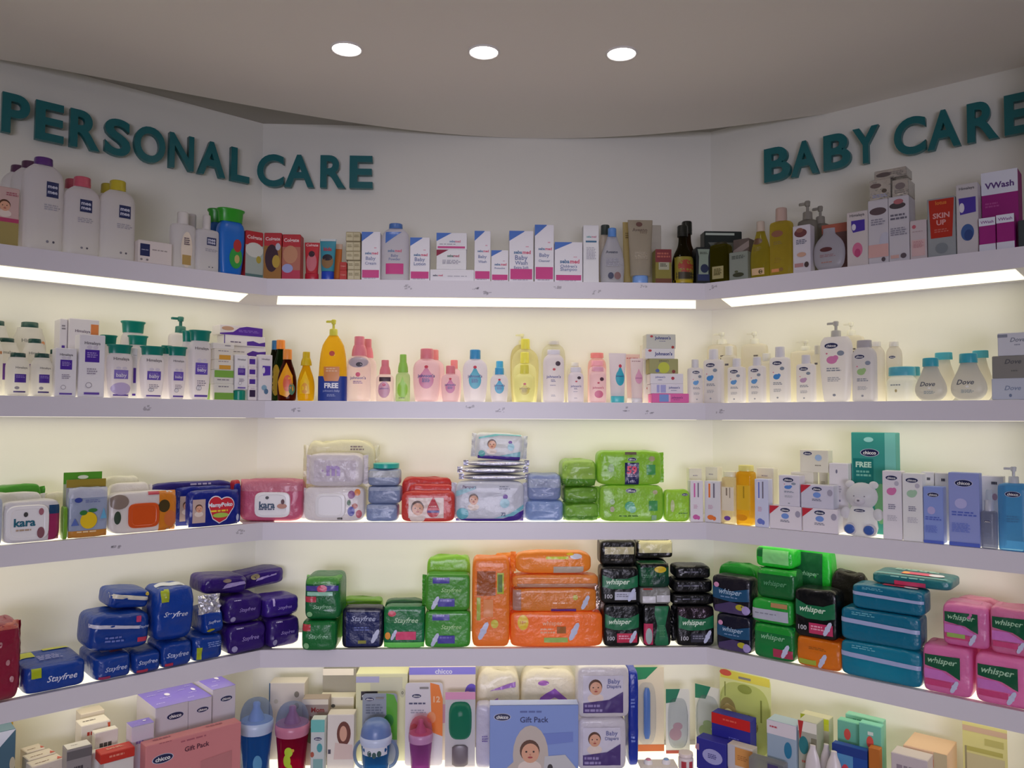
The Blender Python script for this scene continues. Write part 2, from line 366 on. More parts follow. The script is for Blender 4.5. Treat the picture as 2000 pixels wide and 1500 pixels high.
def pack(name, x0, x1, yt, label, col='f:ffffff', dec=(), fins='', n=6.5, m=6.5, wr=.045, lid=None, lidc='p:eeecf0', liddec=(), fcol=None, **k):
    """soft film-wrapped packet; fins: which ends carry a crimped seal (l r t); lid=(x0,y0,x1,y1) a moulded flip lid"""
    k.setdefault('tf', .5)
    e, W, H, T, zt = place(name, x0, x1, yt, label, **k)
    col = col if ':' in col else 'f:'+col; sd = NI*3.7
    nr, nc = 22, 60; vs = []; fs = []
    def wav(x, z):
        q = Vector((x*38, z*38, sd)); return 1-wr*1.7+wr*(noise.noise(q)*1.6+noise.noise(q*2.7)*.6-1.1*abs(noise.noise(q*1.7)))
    def sz(z):
        q = abs(2*z/H-1); return max(0, 1-q**n)**(1/n)
    Z = [H*(.5-.5*math.cos(math.pi*i/nr)) for i in range(nr+1)]; Z[0] = H*.0008; Z[-1] = H*.9992
    def yd(x, z):
        s = max(.02, sz(z)); r = min(.999, abs(x/(W/2*s))); return T/2*s*(1-r**m)**(1/m)*wav(x, z)
    for z in Z:
        s = max(.05, sz(z))
        for i in range(nc):
            t = 2*math.pi*i/nc; x = W/2*s*sgnpow(math.cos(t), 2/m); y = T/2*s*sgnpow(math.sin(t), 2/m)
            y *= wav(x, z) if y < 0 else 1; zz = z if z < H/2 else z*(1+wr*.8*noise.noise(Vector((x*30, y*30, sd+z*9))))
            vs.append((x, y, max(0, zz)))
    for j in range(nr):
        for i in range(nc):
            q = (i+1) % nc; fs.append((j*nc+i, j*nc+q, (j+1)*nc+q, (j+1)*nc+i))
    fs.append(tuple(range(nc))[::-1]); fs.append(tuple(nr*nc+i for i in range(nc)))
    mb = MB(); mb.add(vs, fs, col, True); D = dsplit(dec)
    decals(mb, D['F'], W, H, lambda u, v, ep: ((u-.5)*W*.985, -yd((u-.5)*W*.985, .01*H+v*H*.98)-ep-.0006, .01*H+v*H*.98), .008, .0018, .0002)
    if D['T']:
        def ft(u, v, ep):
            x = (u-.5)*W*.96; y = (v-.5)*T*.96; s = min(.9999, ((abs(x)/(W/2))**m+(abs(y)/(T/2))**m)**(1/m)); z = H/2+H/2*(1-s**n)**(1/n)
            return (x, y, z*(1+wr*.8*noise.noise(Vector((x*30, y*30, sd+z*9))))+ep+.001)
        decals(mb, D['T'], W, T, ft, .011, .001)
    mb.build('wrapper', e)
    fc = fcol or col
    for s in fins:
        f = MB(); N_ = 16; fv = []; ff = []; ex = .05*W if s in 'lr' else .06*H; ex = min(ex+.006, .016)
        for i in range(N_+1):
            q = i/N_
            for j in range(3):
                for side in (-1, 1):
                    a = j/2; wob = .0035*noise.noise(Vector((q*5, a*2, sd)))*a*3; zig = .0009*(i % 2)*(j == 2)
                    if s in 'lr': sg = -1 if s == 'l' else 1; fv.append((sg*(W/2*.97+ex*a+zig), wob+side*.0006, H*(.06+.88*q)*(1+.02*a*math.sin(q*7))))
                    else: fv.append((W*(-.46+.92*q), wob+side*.0006, H*.975+ex*a+zig))
        w_ = 6
        for i in range(N_):
            for j in range(2):
                A = i*w_+j*2; ff += [(A, A+w_, A+w_+2, A+2), (A+1, A+3, A+w_+3, A+w_+1)]
            A = i*w_+4; ff.append((A, A+w_, A+w_+1, A+1))
        f.add(fv, ff, fc, False); f.build('crimped_seal', e)
    if lid:
        l = MB(); a, b, c_, d_ = lid; X0, X1 = (a-.5)*W, (c_-.5)*W; Z0, Z1 = b*H, d_*H; yf = -T/2
        cx, cz, hx, hz = (X0+X1)/2, (Z0+Z1)/2, (X1-X0)/2, (Z1-Z0)/2; RV = []; RF = []; NN = 32
        for r, y in ((1, yf+.006), (1, yf-.002), (.97, yf-.0045), (.80, yf-.0055), (.76, yf-.0045)):
            for i in range(NN):
                t = 2*math.pi*i/NN; RV.append((cx+hx*r*sgnpow(math.cos(t), .42), y, cz+hz*r*sgnpow(math.sin(t), .42)))
        for j in range(4):
            for i in range(NN): q = (i+1) % NN; RF.append((j*NN+i, j*NN+q, (j+1)*NN+q, (j+1)*NN+i))
        RF.append(tuple(4*NN+i for i in range(NN))); l.add(RV, RF, lidc, False)
        decals(l, liddec, hx*2, hz*2, lambda u, v, ep: (X0+u*2*hx, yf-.0056-ep, Z0+v*2*hz)); l.build('flip_lid', e)
    return e, W, H, T, zt
def card(name, x0, x1, yt, label, col='f6f4f2', dec=(), hole=True, bub=None, bubc='h:f0f2f6', rnd=.1, th=.0015, items=(), **k):
    """hang card with rounded corners, euro hole and an optional clear blister bub=(x0,y0,x1,y1,depth)"""
    k['t'] = (bub[4] if bub else .003)*2; e, W, H, T, zt = place(name, x0, x1, yt, label, **k)
    pts = []; r = rnd*W
    for cx, cz, a in ((W/2-r, r, -90), (W/2-r, H-r, 0), (-W/2+r, H-r, 90), (-W/2+r, r, 180)):
        for i in range(6): q = math.radians(a+90*i/5); pts.append((cx+r*math.cos(q), cz+r*math.sin(q)))
    n = len(pts); mb = MB(); cs = 'c:'+col if ':' not in col else col
    vs = [(x, 0, z) for x, z in pts]+[(x, th, z) for x, z in pts]
    mb.add(vs, [tuple(range(n)), tuple(range(n, 2*n))[::-1]]+[((i+1) % n, i, i+n, (i+1) % n+n) for i in range(n)], cs)
    dec = list(dec)+([('r', .38, .925, .62, .95, 'p:8a8686')] if hole else [])
    decals(mb, dec, W, H, lambda u, v, ep: (-W/2+u*W, -ep, v*H)); mb.build('backing_card', e)
    if bub:
        a, b, c_, d_, dp = bub; l = MB(); cx, cz, hx, hz = ((a+c_)/2-.5)*W, (b+d_)/2*H, (c_-a)/2*W, (d_-b)/2*H; R = []; F = []; NN = 28
        for r_, y in ((1.06, -.0008), (1, -.002), (.96, -dp*.75), (.85, -dp)):
            for i in range(NN): t = 2*math.pi*i/NN; R.append((cx+hx*r_*sgnpow(math.cos(t), .6), y, cz+hz*r_*sgnpow(math.sin(t), .6)))
        for j in range(3):
            for i in range(NN): q = (i+1) % NN; F.append((j*NN+i, j*NN+q, (j+1)*NN+q, (j+1)*NN+i))
        F.append(tuple(3*NN+i for i in range(NN))); l.add(R, F, bubc, True); l.build('clear_blister', e)
    for nm, iu, iv, rw, rh, cc in items:
        q = MB(); cx, cz = (iu-.5)*W, iv*H; R = []
        if nm.endswith('ring'):
            ball(q, (cx, -.006, cz), (rw*W, .005, rw*W), cc); ball(q, (cx, -.009, cz), (rw*W*.6, .004, rw*W*.6), 'p:f0e2d4'); q.build(nm, e); continue
        loft(q, [(cz-rh*H, rw*W*.6, .003), (cz-rh*H*.8, rw*W, .005), (cz+rh*H*.8, rw*W, .005), (cz+rh*H, rw*W*.6, .003)], 16, 2, cc, x0=cx, y0=-.008); q.build(nm, e)
    return e, W, H, T, zt
# ---------------------------------------------------------------- the setting
def prism(pts, z0, z1, spec):
    mb = MB(); n = len(pts); vs = [(p[0], p[1], z0) for p in pts]+[(p[0], p[1], z1) for p in pts]
    mb.add(vs, [tuple(range(n))[::-1], tuple(range(n, 2*n))]+[(i, (i+1) % n, (i+1) % n+n, i+n) for i in range(n)], spec); return mb
def isect(sa, sb, d):
    (o, u), (p, w_) = SEG[sa], SEG[sb]; a = o+perp(u)*d; b = p+perp(w_)*d; k = ((b-a).x*w_.y-(b-a).y*w_.x)/(u.x*w_.y-u.y*w_.x); return a+u*k
def P2(seg, u, d): o, uu = SEG[seg]; return o+uu*u+perp(uu)*d
LEN_L, LEN_R = 1.25, .98
def corner(i, d): return [P2('L', -LEN_L, d), isect('L', 'C', d), isect('C', 'R', d), P2('R', LEN_R, d)][i]
for nm, i in (('wall_left', 0), ('wall_back', 1), ('wall_right', 2)):
    a0, a1, b1, b0 = corner(i, DEP), corner(i+1, DEP), corner(i+1, DEP+.1), corner(i, DEP+.1)
    o = prism([a0, a1, b1, b0], 0, ZC+.04, 'w:e8e7de').build(nm); o['kind'] = 'structure'
ed = P2('R', LEN_R, 0); e2 = P2('R', LEN_R, DEP+.1); o = prism([P2('R', LEN_R+.001, -.03), P2('R', LEN_R+.03, -.03), P2('R', LEN_R+.03, DEP+.1), P2('R', LEN_R+.001, DEP+.1)], 0, ZC+.04, 'w:e6e8e2').build('wall_right_end'); o['kind'] = 'structure'
o = prism([(-3, -4), (3, -4), (3, 4), (-3, 4)], -.1, 0, 'p:c8c2ba').build('floor'); o['kind'] = 'structure'
o = prism([(-3, -4), (3, -4), (3, 4), (-3, 4)], ZC+.035, ZC+.12, 'w:a8a49c').build('ceiling'); o['kind'] = 'structure'  # shows beyond the lowered rim; its shade is put into the darker paint
arc = []
for px, py in ((-60, 112), (60, 124), (200, 146), (350, 178), (500, 210), (600, 229), (700, 243), (800, 256), (900, 265), (1000, 269), (1100, 268), (1200, 263), (1350, 253), (1450, 244), (1550, 233), (1650, 219), (1800, 196), (1950, 172), (2060, 156)):
    r = ray(px, py); k = (ZC-EYE)/r.z; arc.append((r.x*k, r.y*k))
def cubic_fit(P, n=60):                          # smooth the measured rim: least squares polynomial y(x)
    N = 5; A = [[sum(x**(i+j) for x, y in P) for j in range(N)]+[sum(y*x**i for x, y in P)] for i in range(N)]
    for i in range(N):
        q = max(range(i, N), key=lambda r: abs(A[r][i])); A[i], A[q] = A[q], A[i]
        for r in range(N):
            if r != i: f = A[r][i]/A[i][i]; A[r] = [a-f*b for a, b in zip(A[r], A[i])]
    c = [A[i][N]/A[i][i] for i in range(N)]; xa, xb = P[0][0], P[-1][0]
    return [(xa+(xb-xa)*k/n, sum(c[i]*(xa+(xb-xa)*k/n)**i for i in range(N))) for k in range(n+1)]
arc = cubic_fit(arc)
o = prism([(-3, -3.9), (3, -3.9), (3, arc[-1][1]-.4)]+arc[::-1]+[(-3, arc[0][1]-.5)], ZC, ZC+.034, 'w:eae4de').build('ceiling_lowered'); o['kind'] = 'structure'
WING = {'L': 'left wing', 'C': 'centre bay', 'R': 'right wing'}; ROW = ['top row', 'second row', 'third row', 'fourth row', 'bottom row']
MARKS = {(0, 'C'): [(.32, .6), (.47, .5), (.5, .3), (.66, .6), (.75, .4), (.86, .75)], (1, 'L'): [(-.35, .5)], (1, 'C'): [(.07, .5), (.46, .7), (.53, .5), (.82, .6), (.87, .4)], (2, 'L'): [(-.42, .4), (-.07, .6)], (1, 'R'): [(.05, .5)], (0, 'R'): [(.03, .7)]}
for k, z in enumerate(ZS):
    for sI, s in enumerate('LCR'):
        f0, f1, b1, b0 = corner(sI, 0), corner(sI+1, 0), corner(sI+1, DEP-.0005), corner(sI, DEP-.0005)
        e = bpy.data.objects.new('wall_shelf', None); C.objects.link(e); e.location = (f0.x, f0.y, z-TH); 
        props(e, f'white backlit wall shelf, {ROW[k]}, {WING[s]}', 'shelf', 'backlit wall shelves'); 
        base = Vector((f0.x, f0.y)); loc = lambda p: (p.x-base.x, p.y-base.y)
        mb = prism([loc(p) for p in (f0, f1, b1, b0)], 0, TH, 'p:dcd8e2')
        o0, uu = SEG[s]; ua = -LEN_L if s == 'L' else 0; Wd = (f1-f0).length
        rr = random.Random(k*3+sI)
        for mu, mv in MARKS.get((k, s), []):
            u = mu-ua if s == 'L' else mu*Wd if s == 'C' else mu
            for q in range(7):
                x = u+rr.uniform(-.012, .012); zz = TH*(mv+rr.uniform(-.12, .12)); hx, hz = rr.uniform(.001, .005), rr.uniform(.001, .004)
                a, b = base*0+uu*(x-hx)-perp(uu)*.0004, uu*(x+hx)-perp(uu)*.0004
                mb.add([(a.x, a.y, zz-hz), (b.x, b.y, zz-hz*.6), (b.x, b.y, zz+hz), (a.x, a.y, zz+hz*.7)], [(0, 1, 2, 3)], 'p:b4b0ba')
        mb.build('board', e)
        u0 = {'L': -LEN_L+.04, 'C': .03, 'R': .05}[s]; u1 = {'L': -.055, 'C': (CR-CL).length-.025, 'R': .845}[s]; i0, i1 = {'L': (0, .05), 'C': (-.05, .05), 'R': (-.05, 0)}[s]
        for nm, va, vb, za, zb in (('light_panel', .022, .2, TH, TH+.0007), ('light_panel', .014, .198, -.0007, 0)):
            if k == 4 and za <= 0: continue
            pts = [P2(s, u0-i0*0-(.0 if s == 'L' else -.0), va), P2(s, u1, va), P2(s, u1+i1, vb), P2(s, u0+i0, vb)]
            p = prism([loc(q) for q in pts], za-.0004 if za > 0 else za, zb if za > 0 else .0004, GLOW_DIM if k == 0 and za > 0 else GLOW).build(nm, e)
# base cabinet under the bottom row
e = prism([corner(0, .02), corner(1, .02), corner(2, .02), corner(3, .02), corner(3, DEP-.001), corner(2, DEP-.001), corner(1, DEP-.001), corner(0, DEP-.001)], .001, ZS[4]-TH-.001, 'w:d0ccd4').build('base_cabinet'); props(e, 'white base cabinet under the bottom shelf row', 'cabinet')
# downlights
for i, (px, py, lb) in enumerate(((677, 95, 'left'), (945, 101, 'middle'), (1214, 104, 'right'))):
    r = ray(px, py); k = (ZC-EYE)/r.z; e = bpy.data.objects.new('recessed_downlight', None); C.objects.link(e); e.location = (r.x*k, r.y*k, ZC)
    props(e, f'bright round recessed downlight in the ceiling, {lb} one of the row of three', 'downlight', 'row of ceiling downlights')
    mb = MB(); n = 32; vs = []; fs = []
    prf = [(.043, 0), (.043, -.003), (.0385, -.004), (.037, -.001)]
    for R_, z in prf:
        for a in range(n): vs.append((R_*math.cos(2*math.pi*a/n), R_*math.sin(2*math.pi*a/n), z))
    for j in range(3):
        for a in range(n): b = (a+1) % n; fs.append((j*n+a, j*n+b, (j+1)*n+b, (j+1)*n+a))
    mb.add(vs, fs, 'p:f0ecea', True); mb.build('trim_ring', e)
    mb = MB(); mb.add([(.0372*math.cos(2*math.pi*a/n), .0372*math.sin(2*math.pi*a/n), -.0012) for a in range(n)], [tuple(range(n))[::-1]], LAMP if 'LAMP' in globals() else glow('lamp_face', (1, .93, .9), 14)); mb.build('lamp_lens', e)
    l = bpy.data.lights.new('downlight_beam', 'SPOT'); l.energy = 4.5; l.spot_size = 2.1; l.spot_blend = .8; l.shadow_soft_size = .035; l.color = (1, .94, .9)
    lo = bpy.data.objects.new('downlight_beam', l); C.objects.link(lo); lo.location = (0, 0, -.012); lo.parent = e
# ---------------------------------------------------------------- wall lettering
def letter(ch, x0, x1, label, sign, z0, z1):
    seg = 'L' if x1 < 495 else ('C' if x1 < 1400 else 'R'); dd = DEP-.022
    ua, _ = hit(seg, x0, 300, dd); ub, _ = hit(seg, x1, 300, dd)
    c = bpy.data.curves.new('t', 'FONT'); c.body = ch; c.resolution_u = 6; c.offset = .028; c.extrude = .5; c.fill_mode = 'BOTH'
    o = bpy.data.objects.new('t', c); me = bpy.data.meshes.new_from_object(o); bpy.data.objects.remove(o); bpy.data.curves.remove(c)
    X = [v.co.x for v in me.vertices]; Y = [v.co.y for v in me.vertices]; xa, xb, ya, yb = min(X), max(X), min(Y), max(Y)
    for v in me.vertices:
        x, y, z = v.co; v.co = (((x-xa)/(xb-xa)-.5)*(ub-ua), -(z)*.018, (y-ya)/(yb-ya)*(z1-z0))
    me.materials.clear(); me.materials.append(mat('p:0b666c')); o = bpy.data.objects.new('sign_letter', me); C.objects.link(o)
    o.location = wpos(seg, (ua+ub)/2, dd, z0); o.rotation_euler = (0, 0, yaw_of(seg)); props(o, label, 'letter', sign)
_, zt_ = hit('C', 640, 305, DEP-.02); _, zb_ = hit('C', 640, 368, DEP-.02)
nth = {0: 'first', 1: 'second', 2: 'third', 3: 'fourth', 4: 'fifth', 5: 'sixth', 6: 'seventh', 7: 'last'}
for i, (ch, a, b) in enumerate((('P', 0, 55), ('E', 66, 122), ('R', 134, 193), ('S', 202, 253), ('O', 260, 321), ('N', 329, 377), ('A', 385, 439), ('L', 450, 486))):
    letter(ch, a, b, f'teal raised wall letter {ch}, {nth[i]} letter of the word PERSONAL', 'letters of the left wall sign', zb_, zt_)
for i, (ch, a, b) in enumerate((('C', 504, 556), ('A', 557, 615), ('R', 627, 676), ('E', 684, 729))):
    letter(ch, a, b, f'teal raised wall letter {ch}, {nth[i]} letter of CARE in the left wall sign', 'letters of the left wall sign', zb_, zt_)
for i, (ch, a, b) in enumerate((('B', 1494, 1545), ('A', 1546, 1600), ('B', 1610, 1663), ('Y', 1667, 1718))):
    letter(ch, a, b, f'teal raised wall letter {ch}, {nth[i]} letter of the word BABY', 'letters of the right wall sign', zb_, zt_)
for i, (ch, a, b) in enumerate((('C', 1748, 1810), ('A', 1813, 1878), ('R', 1891, 1953), ('E', 1964, 2018))):
    letter(ch, a, b, f'teal raised wall letter {ch}, {nth[i]} letter of CARE in the right wall sign', 'letters of the right wall sign', zb_, zt_)
# ---------------------------------------------------------------- printing schemes
def seb(lines, band='c93f86', bh=.16, ty=.62, tri='4a74c4', n=2):
    d = [('p', [(.0, 1), (.0, .80), (.62, .985), (.62, 1)], tri), ('t', .36, ty, .34, 'seba', '5d7fa6', .035), ('t', .72, ty, .34, 'med', 'd2607f', .035), ('l', .75, ty+.1, .14, 1, 'd99ab0', .02)]
    for i, s in enumerate(lines): d.append(('t', .5, ty-.12-.09*i, min(.6, .13*len(s)), s, '6d7aa6', .01))
    if bh: d += [('r', .05, .05, .95, .05+bh, band), ('l', .5, .03, .7, 1, 'b0a8b8', .012)]
    return d
def himp(c1='5b3aa0', word=None, by=.52, drop=None):
    d = [('t', .5, .86, .62, 'Himalaya', '55505c', .015), ('r', .22, by, .78, by+.2, c1), ('l', .5, by+.14, .4, 3, 'a28fd0', .018), ('o', .38, by+.24, .1, .03, 'd8d2e0'), ('o', .62, by+.24, .1, .03, 'd8d2e0')]
    if word: d += [('t', .5, by+.07, .42, word, 'e8e2f4', .02)]
    d += [('l', .5, by-.12, .4, 3, 'a49cae', .02), ('o', .38, .19, .12, .045, '9a94a2'), ('o', .38, .19, .1, .036, 'f0eef2'), ('r', .2, .04, .8, .075, '6a4fae')]
    if drop: d += [('o', .5, .3, .26, .12, drop), ('o', .58, .25, .14, .07, drop)]
    return d
def chi(blob='4f8fd4', by=.6, lw=.5, lx=.5, ly=.86):
    return [('logo', lx, ly, lw), ('o', .72, ly-.12, .11, .04, '8e98a8'), ('o', .44, by, .17, .06, blob), ('o', .56, by+.03, .09, .04, blob), ('o', .28, by+.1, .03, .012, 'd86a90'), ('l', .5, by-.14, .46, 2, '8a92a4', .018), ('l', .5, by-.28, .4, 3, 'b4b6c0', .014), ('o', .5, .1, .05, .02, 'a8acb8')]
def mee(y=.72, w=.3, x=.55):
    return [('r', x-w/2, y, x+w/2, y+.18, '27305e'), ('t', x, y+.12, w*.8, 'mee', 'cfd2e4', .03), ('t', x, y+.055, w*.8, 'mee', 'cfd2e4', .03), ('l', x, y-.1, w*1.3, 3, 'a9a7b2', .014), ('o', x-.1, .1, .035, .016, '8a8894'), ('o', x+.05, .1, .03, .014, '5a5866')]
def drop(col, ch="johnson's", y=.5, tc='33408c', rx=.26, ry=.24):
    return [('o', .5, y, rx, ry*.85, col), ('tri', .5-rx*.72, y+ry*.5, .5+rx*.72, y+ry*.5, .5, y+ry*1.35, col), ('o', .5, y+ry*1.25, .07, .035, 'd04058'), ('t', .5, y+ry*.35, rx*2.3, ch, tc, .025), ('l', .5, y+ry*.05, rx*1.1, 3, tc, .018)]
# ================================================================ TOP ROW, left wing
S(0, .012)
G = 'personal care goods on the top shelf, left wing'
carton('baby_soap_carton', -26, 33, 364, 'pink and beige carton with a child picture beside the purple capped bottles', 'd8b8b4', [('r', 0, 0, 1, .4, 'a8985c'), ('r', 0, .4, 1, .47, 'b8406c'), ('baby', .5, .68, .2), ('l', .75, .9, .4, 2, 'b06070', .02)], tf=.5)
P_ = dict(prof='talc', e2=3, tf=.62)
bottle('talc_bottle', 36, 118, 308, 'tall white talc bottle with a purple cap, front one of three', dec=mee(.62, .3, .68), cap=('c', .085, .46, '5b2f7c'), g='white talc bottles with purple caps', **P_)
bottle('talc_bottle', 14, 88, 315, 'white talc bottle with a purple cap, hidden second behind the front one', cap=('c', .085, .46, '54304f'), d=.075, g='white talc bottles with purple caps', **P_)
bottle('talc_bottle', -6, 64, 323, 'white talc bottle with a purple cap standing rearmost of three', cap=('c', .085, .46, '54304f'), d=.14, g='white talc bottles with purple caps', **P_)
bottle('talc_bottle', 119, 190, 346, 'white talc bottle with a coral pink cap, in front', dec=mee(.62, .34, .55), cap=('c', .13, .48, 'c8586c'), g='white talc bottles with pink caps', **P_)
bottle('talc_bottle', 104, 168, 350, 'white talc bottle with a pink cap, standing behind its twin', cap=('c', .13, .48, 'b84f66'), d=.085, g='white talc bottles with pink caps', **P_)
bottle('talc_bottle', 190, 259, 353, 'white talc bottle with a yellow cap, in front', dec=mee(.6, .34, .64), cap=('c', .13, .46, 'c2b22c'), g='white talc bottles with yellow caps', **P_)
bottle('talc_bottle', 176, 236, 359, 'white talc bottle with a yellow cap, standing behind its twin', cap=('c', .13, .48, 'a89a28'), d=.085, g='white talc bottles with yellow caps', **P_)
carton('soap_carton', 266, 335, 472, 'low cream carton with a small navy badge, near the yellow capped bottles', 'e8dfdc', [('r', .06, .3, .34, .85, '27305e'), ('t', .2, .58, .2, 'mee mee', 'cfd2e4', .02), ('l', .66, .6, .5, 1, 'a49a98', .05), ('o', .1, .14, .035, .05, '8a8488'), ('o', .27, .14, .035, .05, '8a8488')], tf=.5, d=.004)
bottle('oil_bottle', 330, 378, 414, 'small frosted bottle with an amber label and rounded white cap', dec=[('p', ell(.58, .42, .24, .4), 'e9dccb'), ('r', .4, .08, .76, .3, 'b89a5c'), ('l', .58, .66, .24, 4, '5c4a5a', .025)], cap=('c', .22, .45, 'dcd8d4'), prof='sq')
bottle('lotion_bottle', 376, 423, 420, 'square white lotion bottle with a navy badge beside the blue shampoo', dec=mee(.62, .42, .62), cap=('c', .26, .34, 'd6d2ce'), prof='sq', e2=5)
bottle('lotion_bottle', 352, 392, 418, 'white capped bottle mostly hidden behind the square lotion bottle', cap=('c', .24, .4, 'cfcac8'), prof='sq', d=.08)
bottle('shampoo_bottle', 415, 473, 408, 'bright blue shampoo bottle with a broad green cap and green badge', 'p:1c6cc8', [('p', ell(.62, .32, .26, .2), '3aa048'), ('o', .66, .55, .16, .12, 'b83a3a'), ('o', .66, .3, .1, .08, 'c8b070')], ('fl', .2, 1.02, '35a02c'), 'him', 4, tf=.6)
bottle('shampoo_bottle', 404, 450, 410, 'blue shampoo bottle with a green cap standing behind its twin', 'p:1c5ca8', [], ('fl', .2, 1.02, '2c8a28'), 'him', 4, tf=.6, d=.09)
# centre bay
G = 'red toothpaste cartons'
for x0, x1, yt, s, nm in ((478, 513, 452, 'c9ccc6', 'white and green picture'), (514, 549, 455, '4a2232', 'dark maroon and yellow picture'), (550, 586, 458, 'a8685c', 'tan and pink picture')):
    art = {'c': [('r', 0, 0, 1, .7, 'a8b4ac'), ('o', .5, .6, .5, .16, 'd4d6ce'), ('o', .75, .4, .14, .08, 'b0a040'), ('r', 0, 0, 1, .08, '5a7a78')], '4': [('r', 0, 0, 1, .72, '9c6c30'), ('o', .45, .45, .38, .3, '38182c'), ('o', .7, .38, .22, .14, 'b89838'), ('o', .8, .7, .14, .08, 'b8b8c8')], 'a': [('r', 0, 0, 1, .72, 'b06a58'), ('o', .45, .55, .4, .2, 'c08868'), ('r', 0, 0, 1, .2, 'b83050'), ('o', .3, .24, .3, .1, '9aa0d0')]}[s[0]]
    carton('toothpaste_carton', x0, x1, yt, f'red toothpaste carton with a {nm}', 'c02a34', art+[('t', .5, .86, .84, 'Colgate', 'e8c8c8', .03)], tf=.8, g=G, seg='C' if x0 > 500 else 'L', d=.01 if x0 > 500 else .02)
tube('toothpaste_tube', 594, 624, 474, 'red toothpaste tube with a doll picture and red cap', 'p:c0323c', ('b81c34', .17, .9), [('o', .5, .35, .34, .3, 'c8707c'), ('o', .5, .62, .2, .1, '3a2430'), ('t', .5, .9, .8, 'Colgate', 'e8c0c0', .03)])
tube('toothpaste_tube', 621, 656, 467, 'teal toothpaste tube with a child picture and blue cap', 'p:3a8ca0', ('1f44b4', .2, .78), [('r', 0, .93, 1, 1, 'c8d0d4'), ('o', .5, .3, .36, .22, '8a6a48'), ('o', .5, .42, .3, .1, '2a2430'), ('t', .5, .68, .5, 'kids', 'b04050', .04)], d=.005)
tube('cream_tube', 648, 668, 477, 'orange tube with a pale top behind the small red cartons', 'p:c87030', ('b85a30', .1, .8), [('r', 0, .85, 1, 1, 'd8b8a0')], d=.05)
a = carton('toothpaste_carton', 652, 677, 528, 'small red carton lying lowest, beside the teal tube', 'c03a34', [('t', .5, .5, .7, 'Colgate', 'd89888', .02)], d=.006, t=.05)
carton('toothpaste_carton', 652, 677, 512, 'small red carton lying upon its twin, beside the teal tube', 'b83430', [('t', .5, .5, .7, 'Colgate', 'd89888', .02)], d=.006, t=.05, on=a)
a = None
for i, y in enumerate((527, 509, 491, 472, 453)):
    a = carton('soap_carton', 675, 704, y, f'beige patterned soap carton, {["lowest", "second from below", "middle", "fourth from below", "topmost"][i]} in the stack of five', 'b0a482', [('r', .04, .08, .48, .92, 'c8bf9e'), ('r', .54, .08, .96, .92, 'c2b896'), ('l', .26, .6, .34, 2, '8a7f5c', .09), ('l', .75, .6, .34, 2, '8a7f5c', .09)], d=.01+.003*(i % 2), t=.055, on=a, g='stack of beige soap cartons')
G = 'blue, white and pink skincare cartons'
carton('cream_carton', 705, 742, 453, 'white carton with blue corner and pink band, beside the beige soap stack', 'eeecf4', seb(['Baby', 'Cream'], ty=.56), g=G)
bottle('powder_bottle', 745, 799, 438, 'white powder bottle with blue cap, blue corner and pink band', 'm:eeecf4', [('r', .18, .12, .82, .32, 'c93f86'), ('p', [(.16, .92), (.16, .7), (.75, .92)], '4a74c4'), ('t', .37, .56, .24, 'seba', '5d7fa6', .03), ('t', .63, .56, .24, 'med', 'd2607f', .03), ('t', .5, .46, .26, 'Baby', '6d7aa6', .01), ('t', .5, .4, .42, 'Powder', '6d7aa6', .01)], ('c', .09, .5, '4a74b8'), tf=.6)
carton('cream_carton', 800, 839, 464, 'white carton with blue corner and pink band, next to the powder bottle', 'eeecf4', seb(['Baby', 'Lotion'], ty=.6), g=G)
a = carton('shampoo_carton', 838, 926, 527, 'wide low white carton under two stacked cartons', 'eae8f0', [('t', .12, .5, .11, 'seba', '55566a', .03), ('t', .24, .5, .1, 'med', 'c84c70', .03), ('l', .65, .4, .5, 1, 'a8a6b4', .06)], g=G)
a = carton('cream_carton', 852, 911, 488, 'white carton with a dark red corner, middle of the stack of three', 'ecebf0', [('p', [(0, 1), (0, .68), (.4, 1)], '8c2040'), ('t', .46, .7, .2, 'seba', '3a6a60', .03), ('t', .66, .7, .2, 'med', 'b04060', .03), ('l', .5, .45, .6, 3, 'a8a6b4', .04)], on=a, g=G)
carton('cream_carton', 852, 912, 455, 'white carton with blue corner and pink stripe, topmost of the stack of three', 'ecebf2', [('p', [(0, 1), (0, .5), (.5, 1)], '4a74c4'), ('t', .52, .5, .18, 'seba', '6d8fb6', .03), ('t', .7, .5, .18, 'med', 'd2708f', .03), ('r', .04, .08, .94, .2, 'c94f8c'), ('l', .4, .3, .6, 1, 'a8a6b4', .05)], on=a, g=G)
for x0, x1, yt, lb, ln, ty, bh in ((926, 958, 451, 'slim tall white carton with pink band, beside the stack of three', ['Baby', 'Wash'], .6, .15), (959, 993, 489, 'small white carton with blue corner between two tall ones', ['Protective'], .55, .17), (994, 1042, 451, 'broad tall white carton with blue corner and deep pink band', ['Baby', 'Wash', 'Extra Soft'], .58, .2), (1044, 1082, 439, 'tallest white carton with blue corner and square pink band', ['Baby', 'Cleanser'], .58, .21), (1083, 1138, 473, 'broad shorter white carton with blue corner reading shampoo', ["Children's", 'Shampoo'], .52, .13)):
    carton('cream_carton', x0, x1, yt, lb, 'eeecf4', seb(ln, ty=ty, bh=bh), g=G, tf=.8)
carton('medicine_carton', 1139, 1170, 440, 'plain white carton with a small teal heading beside the grey bottle', 'eaeaee', [('t', .36, .8, .3, 'seba', '3a9aa0', .03), ('t', .68, .8, .3, 'med', 'c07090', .03), ('r', .15, .7, .85, .73, '3a6a90'), ('l', .5, .6, .6, 8, 'b8b6c2', .015)], g=G)
